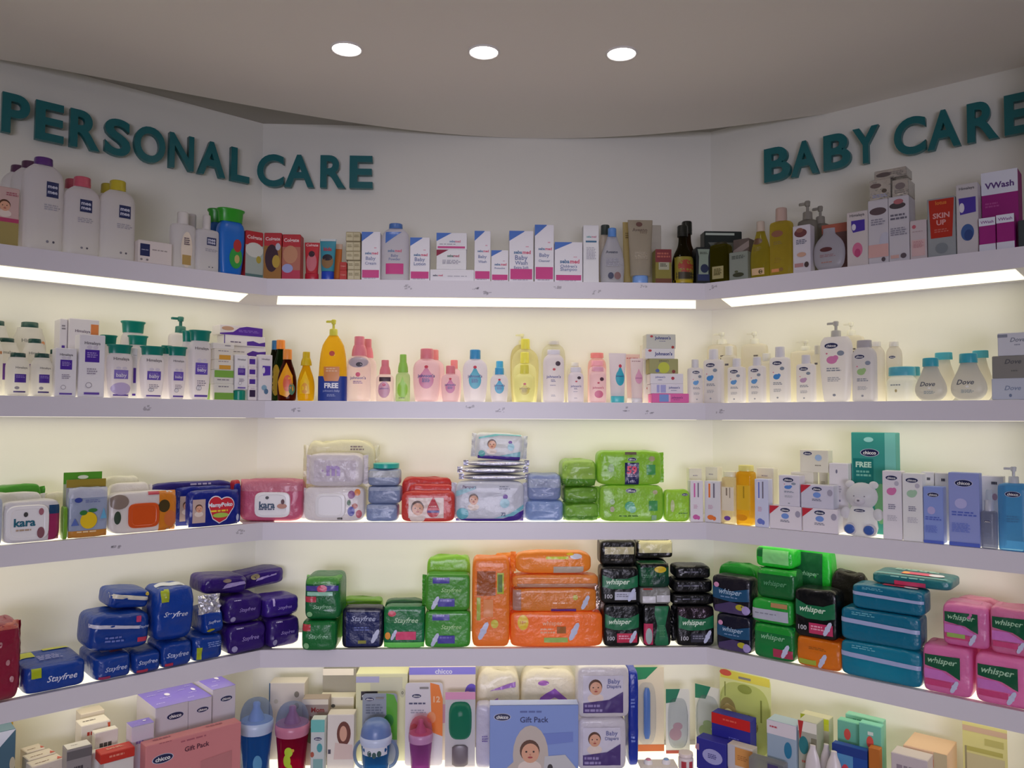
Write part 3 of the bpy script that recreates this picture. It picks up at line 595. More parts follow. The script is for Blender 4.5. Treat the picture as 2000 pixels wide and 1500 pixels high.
bottle('lotion_bottle', 1172, 1219, 446, 'grey white lotion bottle with a light blue cap and two round seals', 'm:dadae2', [('t', .45, .66, .5, 'Aveeno', '303c54', .02), ('l', .5, .5, .6, 5, 'a0a0ae', .02), ('o', .4, .15, .12, .07, '2a3050'), ('o', .68, .15, .14, .08, '8a6a6a')], ('c', .16, .36, '5a8cd0'), 'taper', tf=.55)
bottle('lotion_bottle', 1160, 1204, 440, 'tan bottle with a dark cap behind the grey lotion bottle', 'p:b0a494', [], ('c', .16, .4, '2c3a38'), 'taper', d=.08)
tube('cream_tube', 1226, 1275, 430, 'tall beige tube with a brown emblem standing on a light blue cap', 'm:cfc6b4', ('78a0dc', .12, .62), [('o', .45, .92, .13, .045, '6a4a44'), ('t', .47, .82, .6, 'Aveeno', '6a5a50', .015), ('t', .62, .77, .3, 'baby', '8a7a68', .01), ('l', .5, .4, .5, 6, 'b4aa98', .012)], d=.008)
tube('cream_tube', 1210, 1236, 434, 'yellowish tube on a brown cap between the grey bottle and the tall tube', 'm:d8c890', ('3a2a28', .05, .9), [('l', .5, .8, .5, 3, '6a5a30', .02)], d=.05)
carton('cream_carton', 1262, 1292, 440, 'plain beige carton behind the small red topped oil carton', 'b8b2a4', [], d=.1)
carton('hair_oil_carton', 1280, 1312, 487, 'small olive carton with a red top band', '8a8030', [('r', 0, .62, 1, 1, '7a2830'), ('r', .2, .4, .85, .62, 'a8a890'), ('l', .5, .55, .4, 2, '303028', .03), ('l', .5, .85, .8, 2, 'b06050', .05), ('r', 0, 0, 1, .14, '6a3a24')], t=.05)
bottle('olive_oil_bottle', 1313, 1354, 441, 'dark olive oil bottle with a black cap and gold label', 'g:3c3010', [('r', .05, .08, .95, .56, '8c8030'), ('o', .55, .36, .38, .14, '9a3c30'), ('r', .1, .1, .95, .24, '3c3424'), ('r', 0, .02, 1, .08, 'b09a1c')], ('c', .19, .5, '14160f'), 'oil', 2.4, tf=.9)
bottle('olive_oil_bottle', 1322, 1362, 433, 'dark oil bottle with a black cap standing behind its twin', 'g:5a4028', [], ('c', .19, .5, '14160f'), 'oil', 2.4, tf=.9, d=.09)
carton('olive_oil_tin', 1353, 1390, 483, 'black tin with a pale label and navy tree', '10181c', [('p', [(.1, .95), (.88, .95), (.8, .74), (.8, .1), (.15, .1), (.2, .74)], '8a9a8a'), ('o', .55, .42, .26, .12, '202c4c'), ('r', .1, .08, .85, .26, '28345c'), ('l', .5, .85, .5, 2, '404838', .02)], 'p', t=.05)
a = carton('gift_carton', 1376, 1450, 452, 'glossy black gift carton behind the tins and golden oil', '14201e', [('r', .03, .93, .8, .97, 'b8c4b8'), ('p', [(.1, .8), (.9, .8), (.7, .6), (.3, .6)], '6a7068')], 'p', seg='C', t=.05, d=.07)
bottle('golden_oil_bottle', 1390, 1427, 474, 'golden green oil bottle with a small cream label', 'g:7a7414', [('r', .2, .1, .8, .42, 'a8a070'), ('l', .5, .34, .4, 5, '50481c', .02)], ('c', .05, .7, '302c18'), 'sq', 5, tf=.7, seg='R', d=.02)
carton('oil_carton', 1424, 1461, 492, 'grey green carton with an olive branch in front of the brown one', '8c948a', [('l', .5, .85, .7, 3, '48504a', .025), ('o', .5, .18, .3, .08, '3c402c'), ('o', .4, .3, .1, .04, '50543c')], seg='R', t=.04, d=.01)
carton('oil_carton', 1431, 1464, 467, 'brown carton with a pale slanted stripe, behind the grey green one', '6a5c56', [('p', [(0, .6), (1, .8), (1, .95), (0, .75)], '9a8c86')], seg='R', t=.04, d=.06)
# ================================================================ top row, right wing
bottle('body_oil_bottle', 1462, 1506, 433, 'small clear bottle of yellow oil with a whitish cap', 'g:d8cc58', [('o', .42, .78, .26, .07, '6a4a30'), ('l', .45, .64, .4, 3, '8a7a30', .02), ('r', .15, .06, .8, .2, 'd8b890'), ('o', .62, .12, .1, .045, '5a5030')], ('c', .18, .4, 'c8b8a8'), 'taper', 2.6, tf=.7)
bottle('body_oil_bottle', 1500, 1549, 407, 'larger clear bottle of yellow oil with a pinkish cap', 'g:e4d468', [('o', .42, .76, .27, .06, '8a5a44'), ('l', .45, .6, .4, 2, '8a7a40', .02), ('l', .45, .3, .3, 3, '9a8430', .02), ('r', .15, .06, .5, .12, 'd89060'), ('o', .6, .1, .1, .035, '8a6a3a')], ('c', .2, .5, 'c0a498'), 'sq', 4, tf=.6)
carton('cream_carton', 1549, 1584, 440, 'white carton with a brown oval emblem, beside the larger oil bottle', 'd8d4dc', [('o', .45, .84, .36, .09, '6a3a3e'), ('o', .4, .9, .2, .05, '8a5a50'), ('l', .5, .68, .6, 3, '6a6a80', .02), ('o', .5, .38, .26, .05, 'c8a08c'), ('r', .1, .12, .6, .2, 'b88a8a'), ('o', .78, .16, .13, .06, '4a3a3c')])
bottle('lotion_bottle', 1560, 1598, 392, 'white pump bottle tinted grey for shade, front one of two behind the emblem carton', 'm:a8a49a', [], ('pump', .25, .5, '8c8880'), 'sq', d=.1)  # both pump bottles are white; shadow is mixed into their grey colour
bottle('lotion_bottle', 1586, 1622, 402, 'white pump bottle tinted grey for shade, shorter one of two behind the round bottle', 'm:a8a49a', [], ('pump', .25, .5, '8c8880'), 'sq', d=.14)
bottle('balm_bottle', 1590, 1652, 446, 'round flat silver white bottle with a narrow neck and brown emblem', 'm:d4d2dc', [('o', .45, .48, .2, .055, '5a2c30'), ('l', .5, .34, .5, 2, 'a08088', .02), ('l', .5, .16, .4, 1, 'b08078', .025)], None, 'disc', 2, tf=.35, d=.01)
carton('cream_carton', 1606, 1656, 437, 'terracotta topped carton behind the round flat bottle', '6a4a48', [('r', 0, .82, 1, 1, 'b0604c')], t=.04, d=.07)
carton('cream_carton', 1655, 1697, 413, 'white carton with purple square and pink flower, beside the round bottle', 'd4cccc', [('t', .5, .93, .7, 'Himalaya', '4a4850', .015), ('p', [(.22, .84), (.86, .84), (.86, .64), (.3, .62), (.22, .7)], '46309c'), ('o', .34, .72, .1, .06, 'd8d4e0'), ('o', .5, .3, .24, .13, 'cf6f94'), ('o', .5, .24, .14, .08, 'b84a78')], yaw=0)
a = carton('cream_carton', 1697, 1737, 390, 'white carton with brown oval emblem and pink base, under the shiny boxes', 'cfccd4', [('o', .5, .82, .42, .06, '5a4a50'), ('l', .5, .68, .7, 3, '8a8898', .02), ('o', .85, .32, .3, .16, 'bfc0d0'), ('r', 0, .1, 1, .3, 'd4a8a4'), ('o', .75, .06, .1, .035, '5a5058')], t=.07)
b = carton('cream_carton', 1737, 1778, 383, 'white carton with brown oval emblem and butter lettering, under the shiny boxes', 'cfccd4', [('o', .45, .86, .4, .05, '4a4248'), ('o', .5, .92, .24, .04, 'b06870'), ('l', .5, .7, .8, 2, '6a6878', .03), ('l', .5, .5, .8, 4, '8a8898', .018), ('o', .72, .08, .14, .04, '5a5058'), ('r', .1, .05, .5, .1, 'd0a8a0')], t=.07)
a2 = carton('cream_box', 1699, 1741, 350, 'shiny film-wrapped white box with brown emblem, lower one on the emblem cartons', 'k:c8c4c0'[2:], [('o', .3, .7, .26, .12, '6a5a58'), ('o', .7, .4, .12, .1, '5a5048'), ('l', .5, .2, .7, 2, '9aa0c0', .05)], 'k', on=a, t=.07)
b2 = carton('cream_box', 1743, 1776, 350, 'shiny film-wrapped white box, next to its twin on the emblem cartons', 'c4c0bc', [('o', .5, .6, .3, .2, '7a7070'), ('l', .5, .3, .6, 2, '8a8480', .06)], 'k', on=b, t=.07)
carton('cream_box', 1708, 1772, 330, 'shiny film-wrapped box crowning the pile below the sign', 'c0bcb8', [('o', .3, .5, .24, .25, '5a5050'), ('l', .7, .6, .4, 2, '8a8480', .1)], 'k', on=a2, t=.06, d=.02)
carton('cream_carton', 1776, 1812, 430, 'pale pink carton with a small red flower beside the emblem cartons', 'd0c4c8', [('o', .25, .84, .12, .05, 'c06070'), ('l', .5, .7, .7, 1, 'b09aa0', .02), ('r', .1, .08, .9, .5, 'd4b4b4'), ('l', .5, .44, .6, 5, 'c08a90', .02)], t=.04)
carton('cream_carton', 1813, 1869, 386, 'tall carton with a big red panel over a grey lace pattern', '9aa0a4', [('p', [(.06, .98), (.96, .98), (.88, .32), (.12, .32)], 'b02818'), ('t', .5, .92, .4, 'lotus', 'd07830', .03), ('t', .5, .7, .6, 'SKIN', 'd8a0a0', .03), ('t', .5, .58, .34, 'UP', 'd8a0a0', .03), ('l', .5, .45, .5, 2, 'c06a60', .02), ('o', .5, .14, .22, .09, '7c848a')], t=.05)
carton('cream_carton', 1870, 1914, 358, 'white carton with purple square and blue water drop, beside the red panel carton', 'ccc8cc', [('t', .5, .93, .7, 'Himalaya', '4a4850', .015), ('p', [(.12, .8), (.9, .8), (.9, .58), (.18, .56)], '46309c'), ('o', .26, .66, .12, .07, 'd8d4e0'), ('o', .5, .3, .3, .12, '3a5c98'), ('o', .55, .26, .2, .08, '2a4480')], t=.05)
carton('intimate_wash_carton', 1915, 1993, 333, 'large magenta carton with a white top beside the blue drop carton', 'a01a80', [('r', 0, .72, 1, 1, 'dfe2f0'), ('t', .5, .83, .8, 'VWash', '5a3a80', .03), ('l', .3, .6, .4, 2, 'b84a98', .02)], t=.07, d=.05)
for i, (x0, x1, yt) in enumerate(((1912, 1947, 425), (1948, 1984, 418))):
    carton('intimate_wash_carton', x0, x1, yt, f'small magenta and white carton, {["beside the blue drop carton", "beside the shelf end"][i]}', 'a01a80', [('r', 0, .76, 1, 1, 'dfe2f0'), ('t', .5, .87, .8, 'VWash', '8a4a98', .02), ('r', 0, 0, 1, .2, 'd4d6e4')], t=.035, d=.006, g='small magenta wash cartons')
carton('dark_carton', 1986, 2014, 430, 'dark grey carton standing at the end of the top shelf', '3c4648', [], t=.05, d=.02)
# ================================================================ SECOND ROW, left wing
S(1, .012)
dkg = '1e4a44'; teal = '0e7c6e'
GJ = 'white jars with dark green caps'
def hjar(x0, x1, yt, d, lab, cw=.66, ch=.11, front=False):
    dec = [('t', .58, .72, .5, 'Himalaya', '6a6a70', .015), ('r', .3, .34, .78, .56, '54349c'), ('l', .54, .5, .36, 2, '9a86d0', .02), ('o', .4, .2, .1, .04, 'a8a4ac'), ('r', .26, .08, .76, .12, '5a4a8c')] if front else [('t', .5, .8, .6, 'Himalaya', '8a8a8a', .02), ('o', .85, .78, .06, .03, 'd89060'), ('r', .08, .3, .5, .6, '6a3aa0')]
    bottle('tablet_jar', x0, x1, yt, lab, 'm:f2f0ee', dec, ('c', ch, cw, dkg), 'jar', 2.2, tf=1, d=d, g=GJ)
hjar(8, 56, 689, .01, 'small white jar with dark green cap, front row, beside its twin', .64, .11, True)
hjar(54, 101, 690, .01, 'small white jar with dark green cap, front row, beside the slim purple label carton', .66, .11, True)
hjar(-44, 14, 652, .04, 'white jar with purple label half cut off at the outer end')
hjar(-22, 36, 660, .075, 'middle-sized white jar with dark green cap, second rank, outer one', .58, .08)
hjar(28, 88, 661, .08, 'middle-sized white jar with dark green cap, second rank, inner one', .52, .085)
hjar(-38, 14, 626, .145, 'large white jar with dark green cap in the back rank, outer one', .6, .07)
hjar(20, 86, 629, .14, 'large white jar with dark green cap in the back rank, inner one', .52, .08)
hjar(78, 112, 682, .085, 'small white jar with dark green cap peeping behind the front jars', .6, .1)
GH = 'white cartons with purple squares'
carton('cream_carton', 104, 148, 680, 'slim white carton with purple square beside the green capped jars', 'eeecf2', himp('5030a0', by=.56), g=GH, t=.04)
carton('cream_carton', 152, 203, 654, 'large white carton with purple square in front of the tall ones', 'eeecf2', himp('5030a0', by=.56), g=GH, t=.05)
carton('cream_carton', 106, 128, 622, 'narrow white carton at the back, outer of the pair', 'ece8ec', [('r', .3, .5, .7, .66, '54349c'), ('l', .5, .9, .5, 2, '8a8490', .02)], d=.1, t=.06, g=GH)
carton('cream_carton', 129, 190, 623, 'tall white carton with an orange corner tag at the back', 'ece8ec', [('t', .45, .84, .5, 'Himalaya', '6a5a74', .015), ('r', .72, .74, .98, .94, 'e08850'), ('l', .5, .74, .4, 1, '9a90a4', .02)], d=.09, t=.07, g=GH)
GB = 'white lotion bottles with wide green caps'
wh = 'm:f4f0f6'
def hb(x0, x1, yt, lab, d=.01, cap=.16, cw=.98, dec=True, lav=False, **k):
    bottle('baby_lotion_bottle', x0, x1, yt, lab, wh, ((himp('6a52b8' if not lav else '8a78c8', 'baby', .42))+([('p', ell(.5, .2, .4, .14), 'cdbce4')] if lav else [])) if dec else [], ('fl', cap, cw, teal), 'him', 2.6, tf=.6, d=d, g=GB, **k)
hb(206, 256, 673, 'white bottle with wide green cap and lavender lower label', lav=True, cap=.165)
hb(271, 319, 676, 'white bottle with wide green cap and purple square, next to the lavender one', cap=.17)
hb(327, 361, 677, 'narrow white bottle with wide green cap between two broader ones', cap=.17, cw=1.1)
hb(366, 409, 645, 'tallest front white bottle with wide green cap reading baby', cap=.155)
hb(190, 226, 654, 'green capped white bottle just behind the large carton', .07, dec=False, cap=.15)
hb(298, 334, 674, 'green capped white bottle set back between two front bottles', .05, dec=False)
hb(232, 280, 627, 'big white bottle with wide green cap in the back row', .14, dec=False, cap=.15)
hb(246, 286, 655, 'white bottle with wide green cap, middle row, over the small white carton', .1, dec=False, cap=.15)
hb(352, 382, 646, 'green capped white bottle behind the tallest front bottle', .06, dec=False)
carton('cream_carton', 247, 273, 679, 'small white carton between the green capped bottles', 'f0eef0', [('t', .6, .85, .5, 'Himalaya', '8a8a90', .02), ('r', .4, .3, .8, .6, '5a3aa0'), ('r', .3, .05, .8, .09, '5a3aa0')], d=.045, t=.03, g=GH)
bottle('lotion_bottle', 326, 372, 618, 'white pump bottle with green collar in the back row', 'm:f2eef0', [], ('pump', .2, .46, '1c6a60'), 'sq', d=.13)
# stack near the corner
G = 'small ointment cartons in the corner stack'
a = None
for i, (y, top, bot) in enumerate(((750, 'e6e4dc', '7eb04c'), (722, 'e6e4dc', '7eb04c'), (703, 'ece6da', 'd8a040'), (682, 'ece6da', 'd8a040'))):
    a = carton('ointment_carton', 418, 456, y, f'small {"green" if i < 2 else "amber"} banded carton, {["lowest", "second", "third", "topmost"][i]} in the corner stack', top, [('r', 0 if i < 2 else .25, .02, 1 if i < 2 else .85, .45, bot), ('l', .5, .8, .6, 1, '8a8490', .07)] if i != 1 else [('r', 0, .45, 1, .95, bot), ('l', .5, .25, .7, 1, '8a8490', .07)], d=.012, t=.035, on=a, seg='L', g=G)
carton('open_tray', 405, 458, 670, 'shallow white tray lying on top of the amber banded cartons', 'f0ece6', [('l', .7, .5, .3, 1, '8a8490', .2)], on=a, t=.04, seg='L')
carton('tea_carton', 405, 430, 702, 'pale green carton behind the ointment stack', '9ac06a', [('r', 0, .5, 1, 1, 'b8a890')], d=.07, t=.03, seg='L')
j = bottle('ointment_jar', 455, 478, 762, 'tiny green jar at the shelf edge under a carton', 'p:0e8a74', [], None, 'sq', 2, tf=1, seg='L', d=.008)
carton('cream_carton', 457, 484, 693, 'white carton with purple square standing on the tiny green jar', 'f0eef2', himp('5a3aa0', by=.42), seg='L', t=.022, d=.008, on=j, g=GH)
a = None
for i, y in enumerate((755, 736, 717, 696)):
    a = carton('cream_carton', 484, 502, y, f'small end-on carton with purple square, {["lowest", "second", "third", "topmost"][i]} of four beside the blue leaf carton', 'f0e8ea', [('r', .15, .25, .8, .75, '54349c' if i else '3a2a4c'), ('l', .5, .85, .5, 1, 'c0b0c0', .04)], seg='L', t=.04, on=a, d=.012, g='column of end-on cartons')
carton('cream_carton', 501, 531, 693, 'white carton with purple label and blue leaves at the wall corner', 'eeeaf0', [('t', .5, .9, .6, 'Himalaya', '6a6070', .015), ('p', [(.25, .76), (.85, .76), (.85, .56), (.3, .54)], '5a3ab0'), ('o', .35, .66, .09, .07, 'e8e4f0'), ('o', .4, .28, .2, .06, '8ab0c8'), ('o', .55, .2, .16, .06, '5a7a9c')], seg='L', t=.022, d=.004, g=GH)
a = carton('face_pack_carton', 446, 517, 716, 'lowest wide white carton with purple wave in the back stack', 'ece8ee', [], d=.12, t=.05, seg='L', g='wide cartons stacked in the corner')
a = carton('face_pack_carton', 448, 520, 697, 'third wide white carton with purple wave in the back stack', 'ece8ee', [('r', .5, .1, 1, .5, '54349c')], d=.12, t=.05, seg='L', on=a, g='wide cartons stacked in the corner')
a = carton('face_pack_carton', 444, 519, 677, 'second wide white carton with purple wave in the back stack', 'ece8ee', [('p', [(.5, .05), (1, .05), (1, .6), (.8, .5), (.65, .6), (.5, .3)], '54349c'), ('l', .3, .4, .35, 1, '6a6074', .06)], d=.115, t=.05, seg='L', on=a, g='wide cartons stacked in the corner')
a = carton('face_pack_carton', 437, 518, 656, 'wide white carton with purple wave, next to top of the back stack', 'ece8ee', [('p', [(.55, .08), (1, .08), (1, .5), (.85, .35), (.7, .55), (.55, .45)], '54349c'), ('l', .3, .3, .3, 1, '5a4a70', .09), ('r', 0, 0, .02, 1, '54349c')], d=.11, t=.055, seg='L', on=a, g='wide cartons stacked in the corner')
carton('face_pack_carton', 429, 513, 637, 'wide purple and white carton crowning the back stack', 'ece6ea', [('p', [(.2, 0), (1, 0), (1, .9), (.62, .98), (.45, .8), (.3, .3), (.0, .12), (0, 0)], '5a32a4'), ('o', .18, .65, .14, .22, 'c8a088'), ('l', .68, .5, .5, 2, '8a6ac8', .08)], d=.11, t=.06, seg='L', on=a, g='wide cartons stacked in the corner')
# centre bay
bottle('hair_oil_bottle', 531, 562, 664, 'dark green hair oil bottle with an orange cap, half hidden at the corner', 'g:2c4a1c', [('p', ell(.3, .4, .3, .3), 'a88a20')], ('c', .15, .55, 'e88a34'), 'taper', 2.4, tf=.8, d=.075)
bottle('hair_oil_bottle', 519, 552, 665, 'dark bottle with a small blue cap behind the orange capped one', 'g:3a3a24', [], ('c', .15, .4, '2a6a9c'), 'taper', 2.4, d=.13)
bottle('hair_oil_bottle', 541, 579, 682, 'dark red-brown shampoo bottle with orange cap and orange yellow label', 'g:6a2410', [('p', [(.5, .92), (.85, .6), (.9, .25), (.6, .08), (.2, .15), (.08, .45)], 'f0a41c'), ('o', .6, .42, .22, .2, 'e0603c'), ('o', .82, .28, .14, .14, '5a8a70')], ('c', .2, .46, 'f09440'), 'taper', 2.4, tf=.75)
bottle('baby_shampoo_bottle', 580, 614, 687, 'small golden yellow shampoo bottle with a yellow cap', 'g:f0cc30', [('p', [(.5, .85), (.75, .55), (.8, .2), (.2, .2), (.25, .55)], 'f8c818'), ('o', .5, .35, .2, .15, 'e8a020')], ('s', .28, .5, 'd8b81c'), 'taper', 2.4, tf=.7)
e = bottle('baby_wash_bottle', 622, 677, 624, 'large amber baby wash bottle with yellow pump and blue FREE sleeve', 'g:f8d858', [('o', .5, .72, .1, .04, 'c04438'), ('r', .22, .28, .78, .52, 'd88a48'), ('l', .5, .48, .4, 2, 'e8b890', .02)], ('pump', .2, .3, 'd6d048'), 'wide', 3.2, tf=.55)
mb = MB(); W_, H_, T_ = e[1], e[2]*.3, e[3]
loft(mb, [(.0, W_*.515, T_*.53), (H_, W_*.515, T_*.53)], 28, 3.4, 'c:1c3c9c', capb=False, capt=False)
decals(mb, [('p', [(.2, 1), (.26, .8), (.74, .8), (.8, 1)], 'd88a48'), ('t', .5, .62, .5, 'FREE', 'f0f0f8', .04), ('t', .5, .4, .6, "johnson's baby", 'a8b4e0', .01), ('l', .5, .24, .3, 2, '8a98d0', .03)], W_, H_, lambda u, v, ep: ((u-.5)*W_, -T_*.53*(1-abs((u-.5)/.515)**3.4)**(1/3.4)-ep*2, v*H_), .012)
mb.build('promotion_sleeve', e[0])
jp = 'e88490'
for x0, x1, yt, d, lb in ((677, 724, 657, .012, 'clear pink baby oil bottle with a pink shoulder, large front one'), (698, 735, 662, .1, 'clear pink baby oil bottle behind the large one')):
    bottle('baby_oil_bottle', x0, x1, yt, lb, 'g:fbf0f2', [('o', .5, .85, .42, .12, 'b8a8b0'), ('o', .55, .8, .14, .05, '2a2030'), ('o', .5, .58, .1, .05, 'd84068'), ('t', .5, .5, .66, "johnson's", '5a5a9c', .02), ('l', .5, .42, .4, 2, '9a7aa8', .02)] if d < .05 else [], ('s', .3, .5, jp), 'talc', 2.4, tf=.6, d=d, g='clear pink oil bottles')
bottle('baby_oil_bottle', 734, 769, 703, 'small clear pink baby oil bottle', 'g:fbf0f2', [('r', .2, .72, .85, .88, '4a3440'), ('p', ell(.48, .42, .34, .3), 'e0a8bc'), ('o', .48, .6, .1, .05, 'd84068'), ('t', .48, .46, .5, "johnson's", '7a5a9c', .02)], ('s', .34, .5, jp), 'talc', 2.4, tf=.6, g='clear pink oil bottles')
bottle('baby_oil_bottle', 772, 801, 692, 'small clear green oil bottle with a lime cap', 'g:dcecc8', [('p', ell(.5, .4, .36, .28), 'a8e050'), ('tri', .3, .55, .7, .55, .5, .85, 'a8e050'), ('l', .5, .1, .5, 1, '7a8a60', .03)], ('s', .38, .55, '9ad05c'), 'talc', 2.4, tf=.6)
GP = 'pink baby lotion bottles'
bottle('baby_lotion_bottle', 806, 860, 681, 'large pink lotion bottle with pink cap', 'm:fae4ea', drop('e088a8', rx=.27), ('c', .19, .48, jp), 'oval', 2.6, tf=.55, g=GP)
bottle('baby_lotion_bottle', 822, 868, 683, 'large pink lotion bottle just behind the front large one', 'm:fae4ea', [], ('c', .19, .48, 'ec8c8c'), 'oval', 2.6, d=.1, g=GP)
bottle('baby_lotion_bottle', 861, 898, 714, 'small pink lotion bottle with pink cap', 'm:fae4ea', drop('d878a4', rx=.25), ('c', .22, .5, jp), 'oval', 2.6, tf=.55, g=GP)
bottle('baby_lotion_bottle', 872, 901, 703, 'small pink lotion bottle just behind the front small one', 'm:fae4ea', [], ('c', .2, .5, 'ee8c8c'), 'oval', 2.6, d=.09, g=GP)
GBL = 'white lotion bottles with sky blue caps'
bottle('baby_lotion_bottle', 903, 952, 683, 'large white lotion bottle with blue cap and blue drop label', 'm:f6f2fa', drop('3cb0c8', rx=.25), ('c', .18, .44, '4498cc'), 'oval', 2.6, tf=.55, g=GBL)
bottle('baby_lotion_bottle', 957, 993, 718, 'small white lotion bottle with blue cap and blue drop label', 'm:f6f2fa', drop('3cb0d4', rx=.25), ('c', .2, .5, '48a8d8'), 'oval', 2.6, tf=.55, g=GBL)
bottle('baby_lotion_bottle', 961, 990, 705, 'small blue capped bottle right behind the small blue label bottle', 'm:f0f0f0', [], ('c', .16, .5, '50b0dc'), 'oval', 2.6, d=.08, g=GBL)
GY = 'row of pale yellow lotion bottles'
bottle('baby_lotion_bottle', 1003, 1045, 712, 'pale yellow lotion bottle standing first in its row', 'm:f8f6c4', drop('e8d850', "johnson's", .4, 'b09a4c', .22, .18), ('c', .24, .42, 'ece45c'), 'oval', 2.6, tf=.6, g=GY)
bottle('baby_lotion_bottle', 1001, 1048, 688, 'pale yellow lotion bottle standing second in its row', 'm:f6f4c8', [], ('c', .22, .38, 'ece45c'), 'oval', 2.6, tf=.5, d=.075, g=GY)
bottle('baby_lotion_bottle', 999, 1052, 662, 'pale yellow lotion bottle standing third in its row', 'm:f4f0c8', [], ('c', .16, .34, 'ece45c'), 'oval', 2.6, tf=.45, d=.135, g=GY)
bottle('baby_wash_bottle', 996, 1042, 652, 'yellow pump bottle hardly showing at the back of the yellow row', 'm:ecE6b8'.lower(), [], ('pump', .16, .3, 'e4e0b0'), 'oval', 2.6, tf=.3, d=.185)
GT = 'white powder bottles'
pt = [('o', .68, .8, .12, .05, '4a3848'), ('o', .5, .68, .07, .025, 'c8303c'), ('t', .48, .52, .66, "johnson's", '2c3c94', .02), ('l', .46, .45, .22, 2, '5a5c94', .016), ('l', .46, .34, .3, 1, '8a8cb4', .016), ('l', .46, .14, .2, 2, 'a8a8c0', .012)]
bottle('baby_powder_bottle', 1060, 1102, 683, 'tall white powder bottle with a small dark hair picture', 'm:f4f0fa', pt, ('c', .09, .62, 'e8e4ec'), 'talc', 3, tf=.6, g=GT)
bottle('baby_powder_bottle', 1057, 1104, 666, 'tall white powder bottle set right behind the front one', 'm:f0eedc', [], ('c', .06, .5, 'e8e4dc'), 'talc', 3, tf=.5, d=.1, g=GT)
bottle('baby_powder_bottle', 1109, 1140, 717, 'small white powder bottle', 'm:f4f0fa', pt, ('c', .14, .7, 'e8e4ec'), 'talc', 3, tf=.6, g=GT)
bottle('baby_powder_bottle', 1107, 1138, 708, 'small white powder bottle behind the front small one', 'm:f0eee4', [], ('c', .1, .5, 'e8e4dc'), 'talc', 3, tf=.6, d=.075, g=GT)
GQ = 'pink powder bottles'
pq = [('o', .7, .74, .12, .06, '5a3848'), ('o', .5, .62, .07, .03, 'c8405c'), ('t', .48, .46, .66, "johnson's", 'c03c6c', .02), ('o', .52, .26, .26, .12, 'e87898')]
bottle('baby_powder_bottle', 1151, 1184, 716, 'pink powder bottle standing first in its row', 'm:fae4ea', pq, ('c', .13, .72, 'f0b0c4'), 'talc', 3, tf=.6, g=GQ)
bottle('baby_powder_bottle', 1149, 1184, 704, 'pink powder bottle standing second in its row', 'm:fae4ea', [], ('c', .13, .72, 'f0a8b4'), 'talc', 3, tf=.6, d=.08, g=GQ)
bottle('baby_powder_bottle', 1148, 1184, 689, 'pink powder bottle standing third in its row', 'm:fad8d8', [], ('c', .1, .72, 'f08c8c'), 'talc', 3, tf=.6, d=.15, g=GQ)
tube('baby_cream_tube', 1189, 1223, 690, 'white tube with a blue drop label standing on an aqua cap', 'm:f2eef6', ('58ccd4', .13, .8), [('o', .62, .42, .26, .18, '3cb0c8'), ('tri', .42, .5, .84, .5, .64, .72, '3cb0c8'), ('o', .64, .7, .09, .04, 'd04058'), ('t', .62, .46, .5, "johnson's", '33408c', .02)])
tube('baby_cream_tube', 1231, 1257, 700, 'white tube with a pink label standing on a white cap', 'm:f6eef2', ('f0ecec', .1, .85), [('l', .5, .92, .8, 1, '8a5a6a', .015), ('o', .62, .5, .28, .14, 'e8a8c4'), ('tri', .4, .56, .84, .56, .62, .74, 'e8a8c4'), ('t', .6, .5, .5, "johnson's", 'a04c8c', .02)], g='white and pink tubes')
tube('baby_cream_tube', 1222, 1250, 692, 'pinkish white tube behind the pink label tube', 'm:f0dcd8', ('e8dcd8', .1, .85), [('l', .5, .9, .9, 1, 'c06060', .02)], d=.07, g='white and pink tubes')
a = carton('baby_soap_carton', 1273, 1346, 769, 'bright pink soap carton, lowest of the soap stack', 'e868b0', [('r', .2, .1, .45, .92, '7a98d8'), ('t', .68, .55, .3, "johnson's", '8a3080', .02), ('l', .68, .3, .2, 1, 'a04890', .06), ('r', .45, .1, .5, .9, 'f0a8d0')], t=.055, d=.005, g='soap cartons in a stack')
a = carton('baby_soap_carton', 1271, 1335, 750, 'white soap carton with blue stripes, second in the soap stack', 'f0eaf4', [('r', .18, .1, .46, .9, 'a8a8dc'), ('r', .26, .1, .3, .9, 'd8d4f0'), ('t', .72, .6, .34, "johnson's", '3c4494', .02), ('l', .72, .3, .2, 1, '8a8ab0', .06)], t=.055, on=a, d=.008, g='soap cartons in a stack')
a = carton('baby_soap_carton', 1270, 1335, 730, 'white soap carton with a red dot, third in the soap stack', 'f0ecf2', [('t', .3, .65, .3, "johnson's", '5a62a4', .02), ('o', .68, .55, .05, .16, 'b83c4c'), ('l', .3, .35, .14, 1, '8a8ab0', .08)], t=.055, on=a, d=.008, g='soap cartons in a stack')
a = carton('baby_soap_carton', 1268, 1325, 701, 'olive soap carton with a lime baby picture, fourth in the soap stack', 'a8a66c', [('o', .5, .4, .2, .38, 'c0c83c'), ('t', .5, .86, .34, "johnson's", '6a6a50', .02), ('o', .28, .2, .07, .12, '5a6aa4'), ('o', .84, .14, .06, .12, '8a3830')], t=.055, on=a, d=.01, g='soap cartons in a stack')
a = carton('baby_soap_carton', 1260, 1318, 681, 'white soap carton with large blue script, fifth in the soap stack', 'eceaec', [('t', .62, .45, .6, "Johnson's", '2c3c84', .03), ('o', .16, .8, .06, .12, 'c04040')], t=.055, on=a, d=.01, g='soap cartons in a stack')
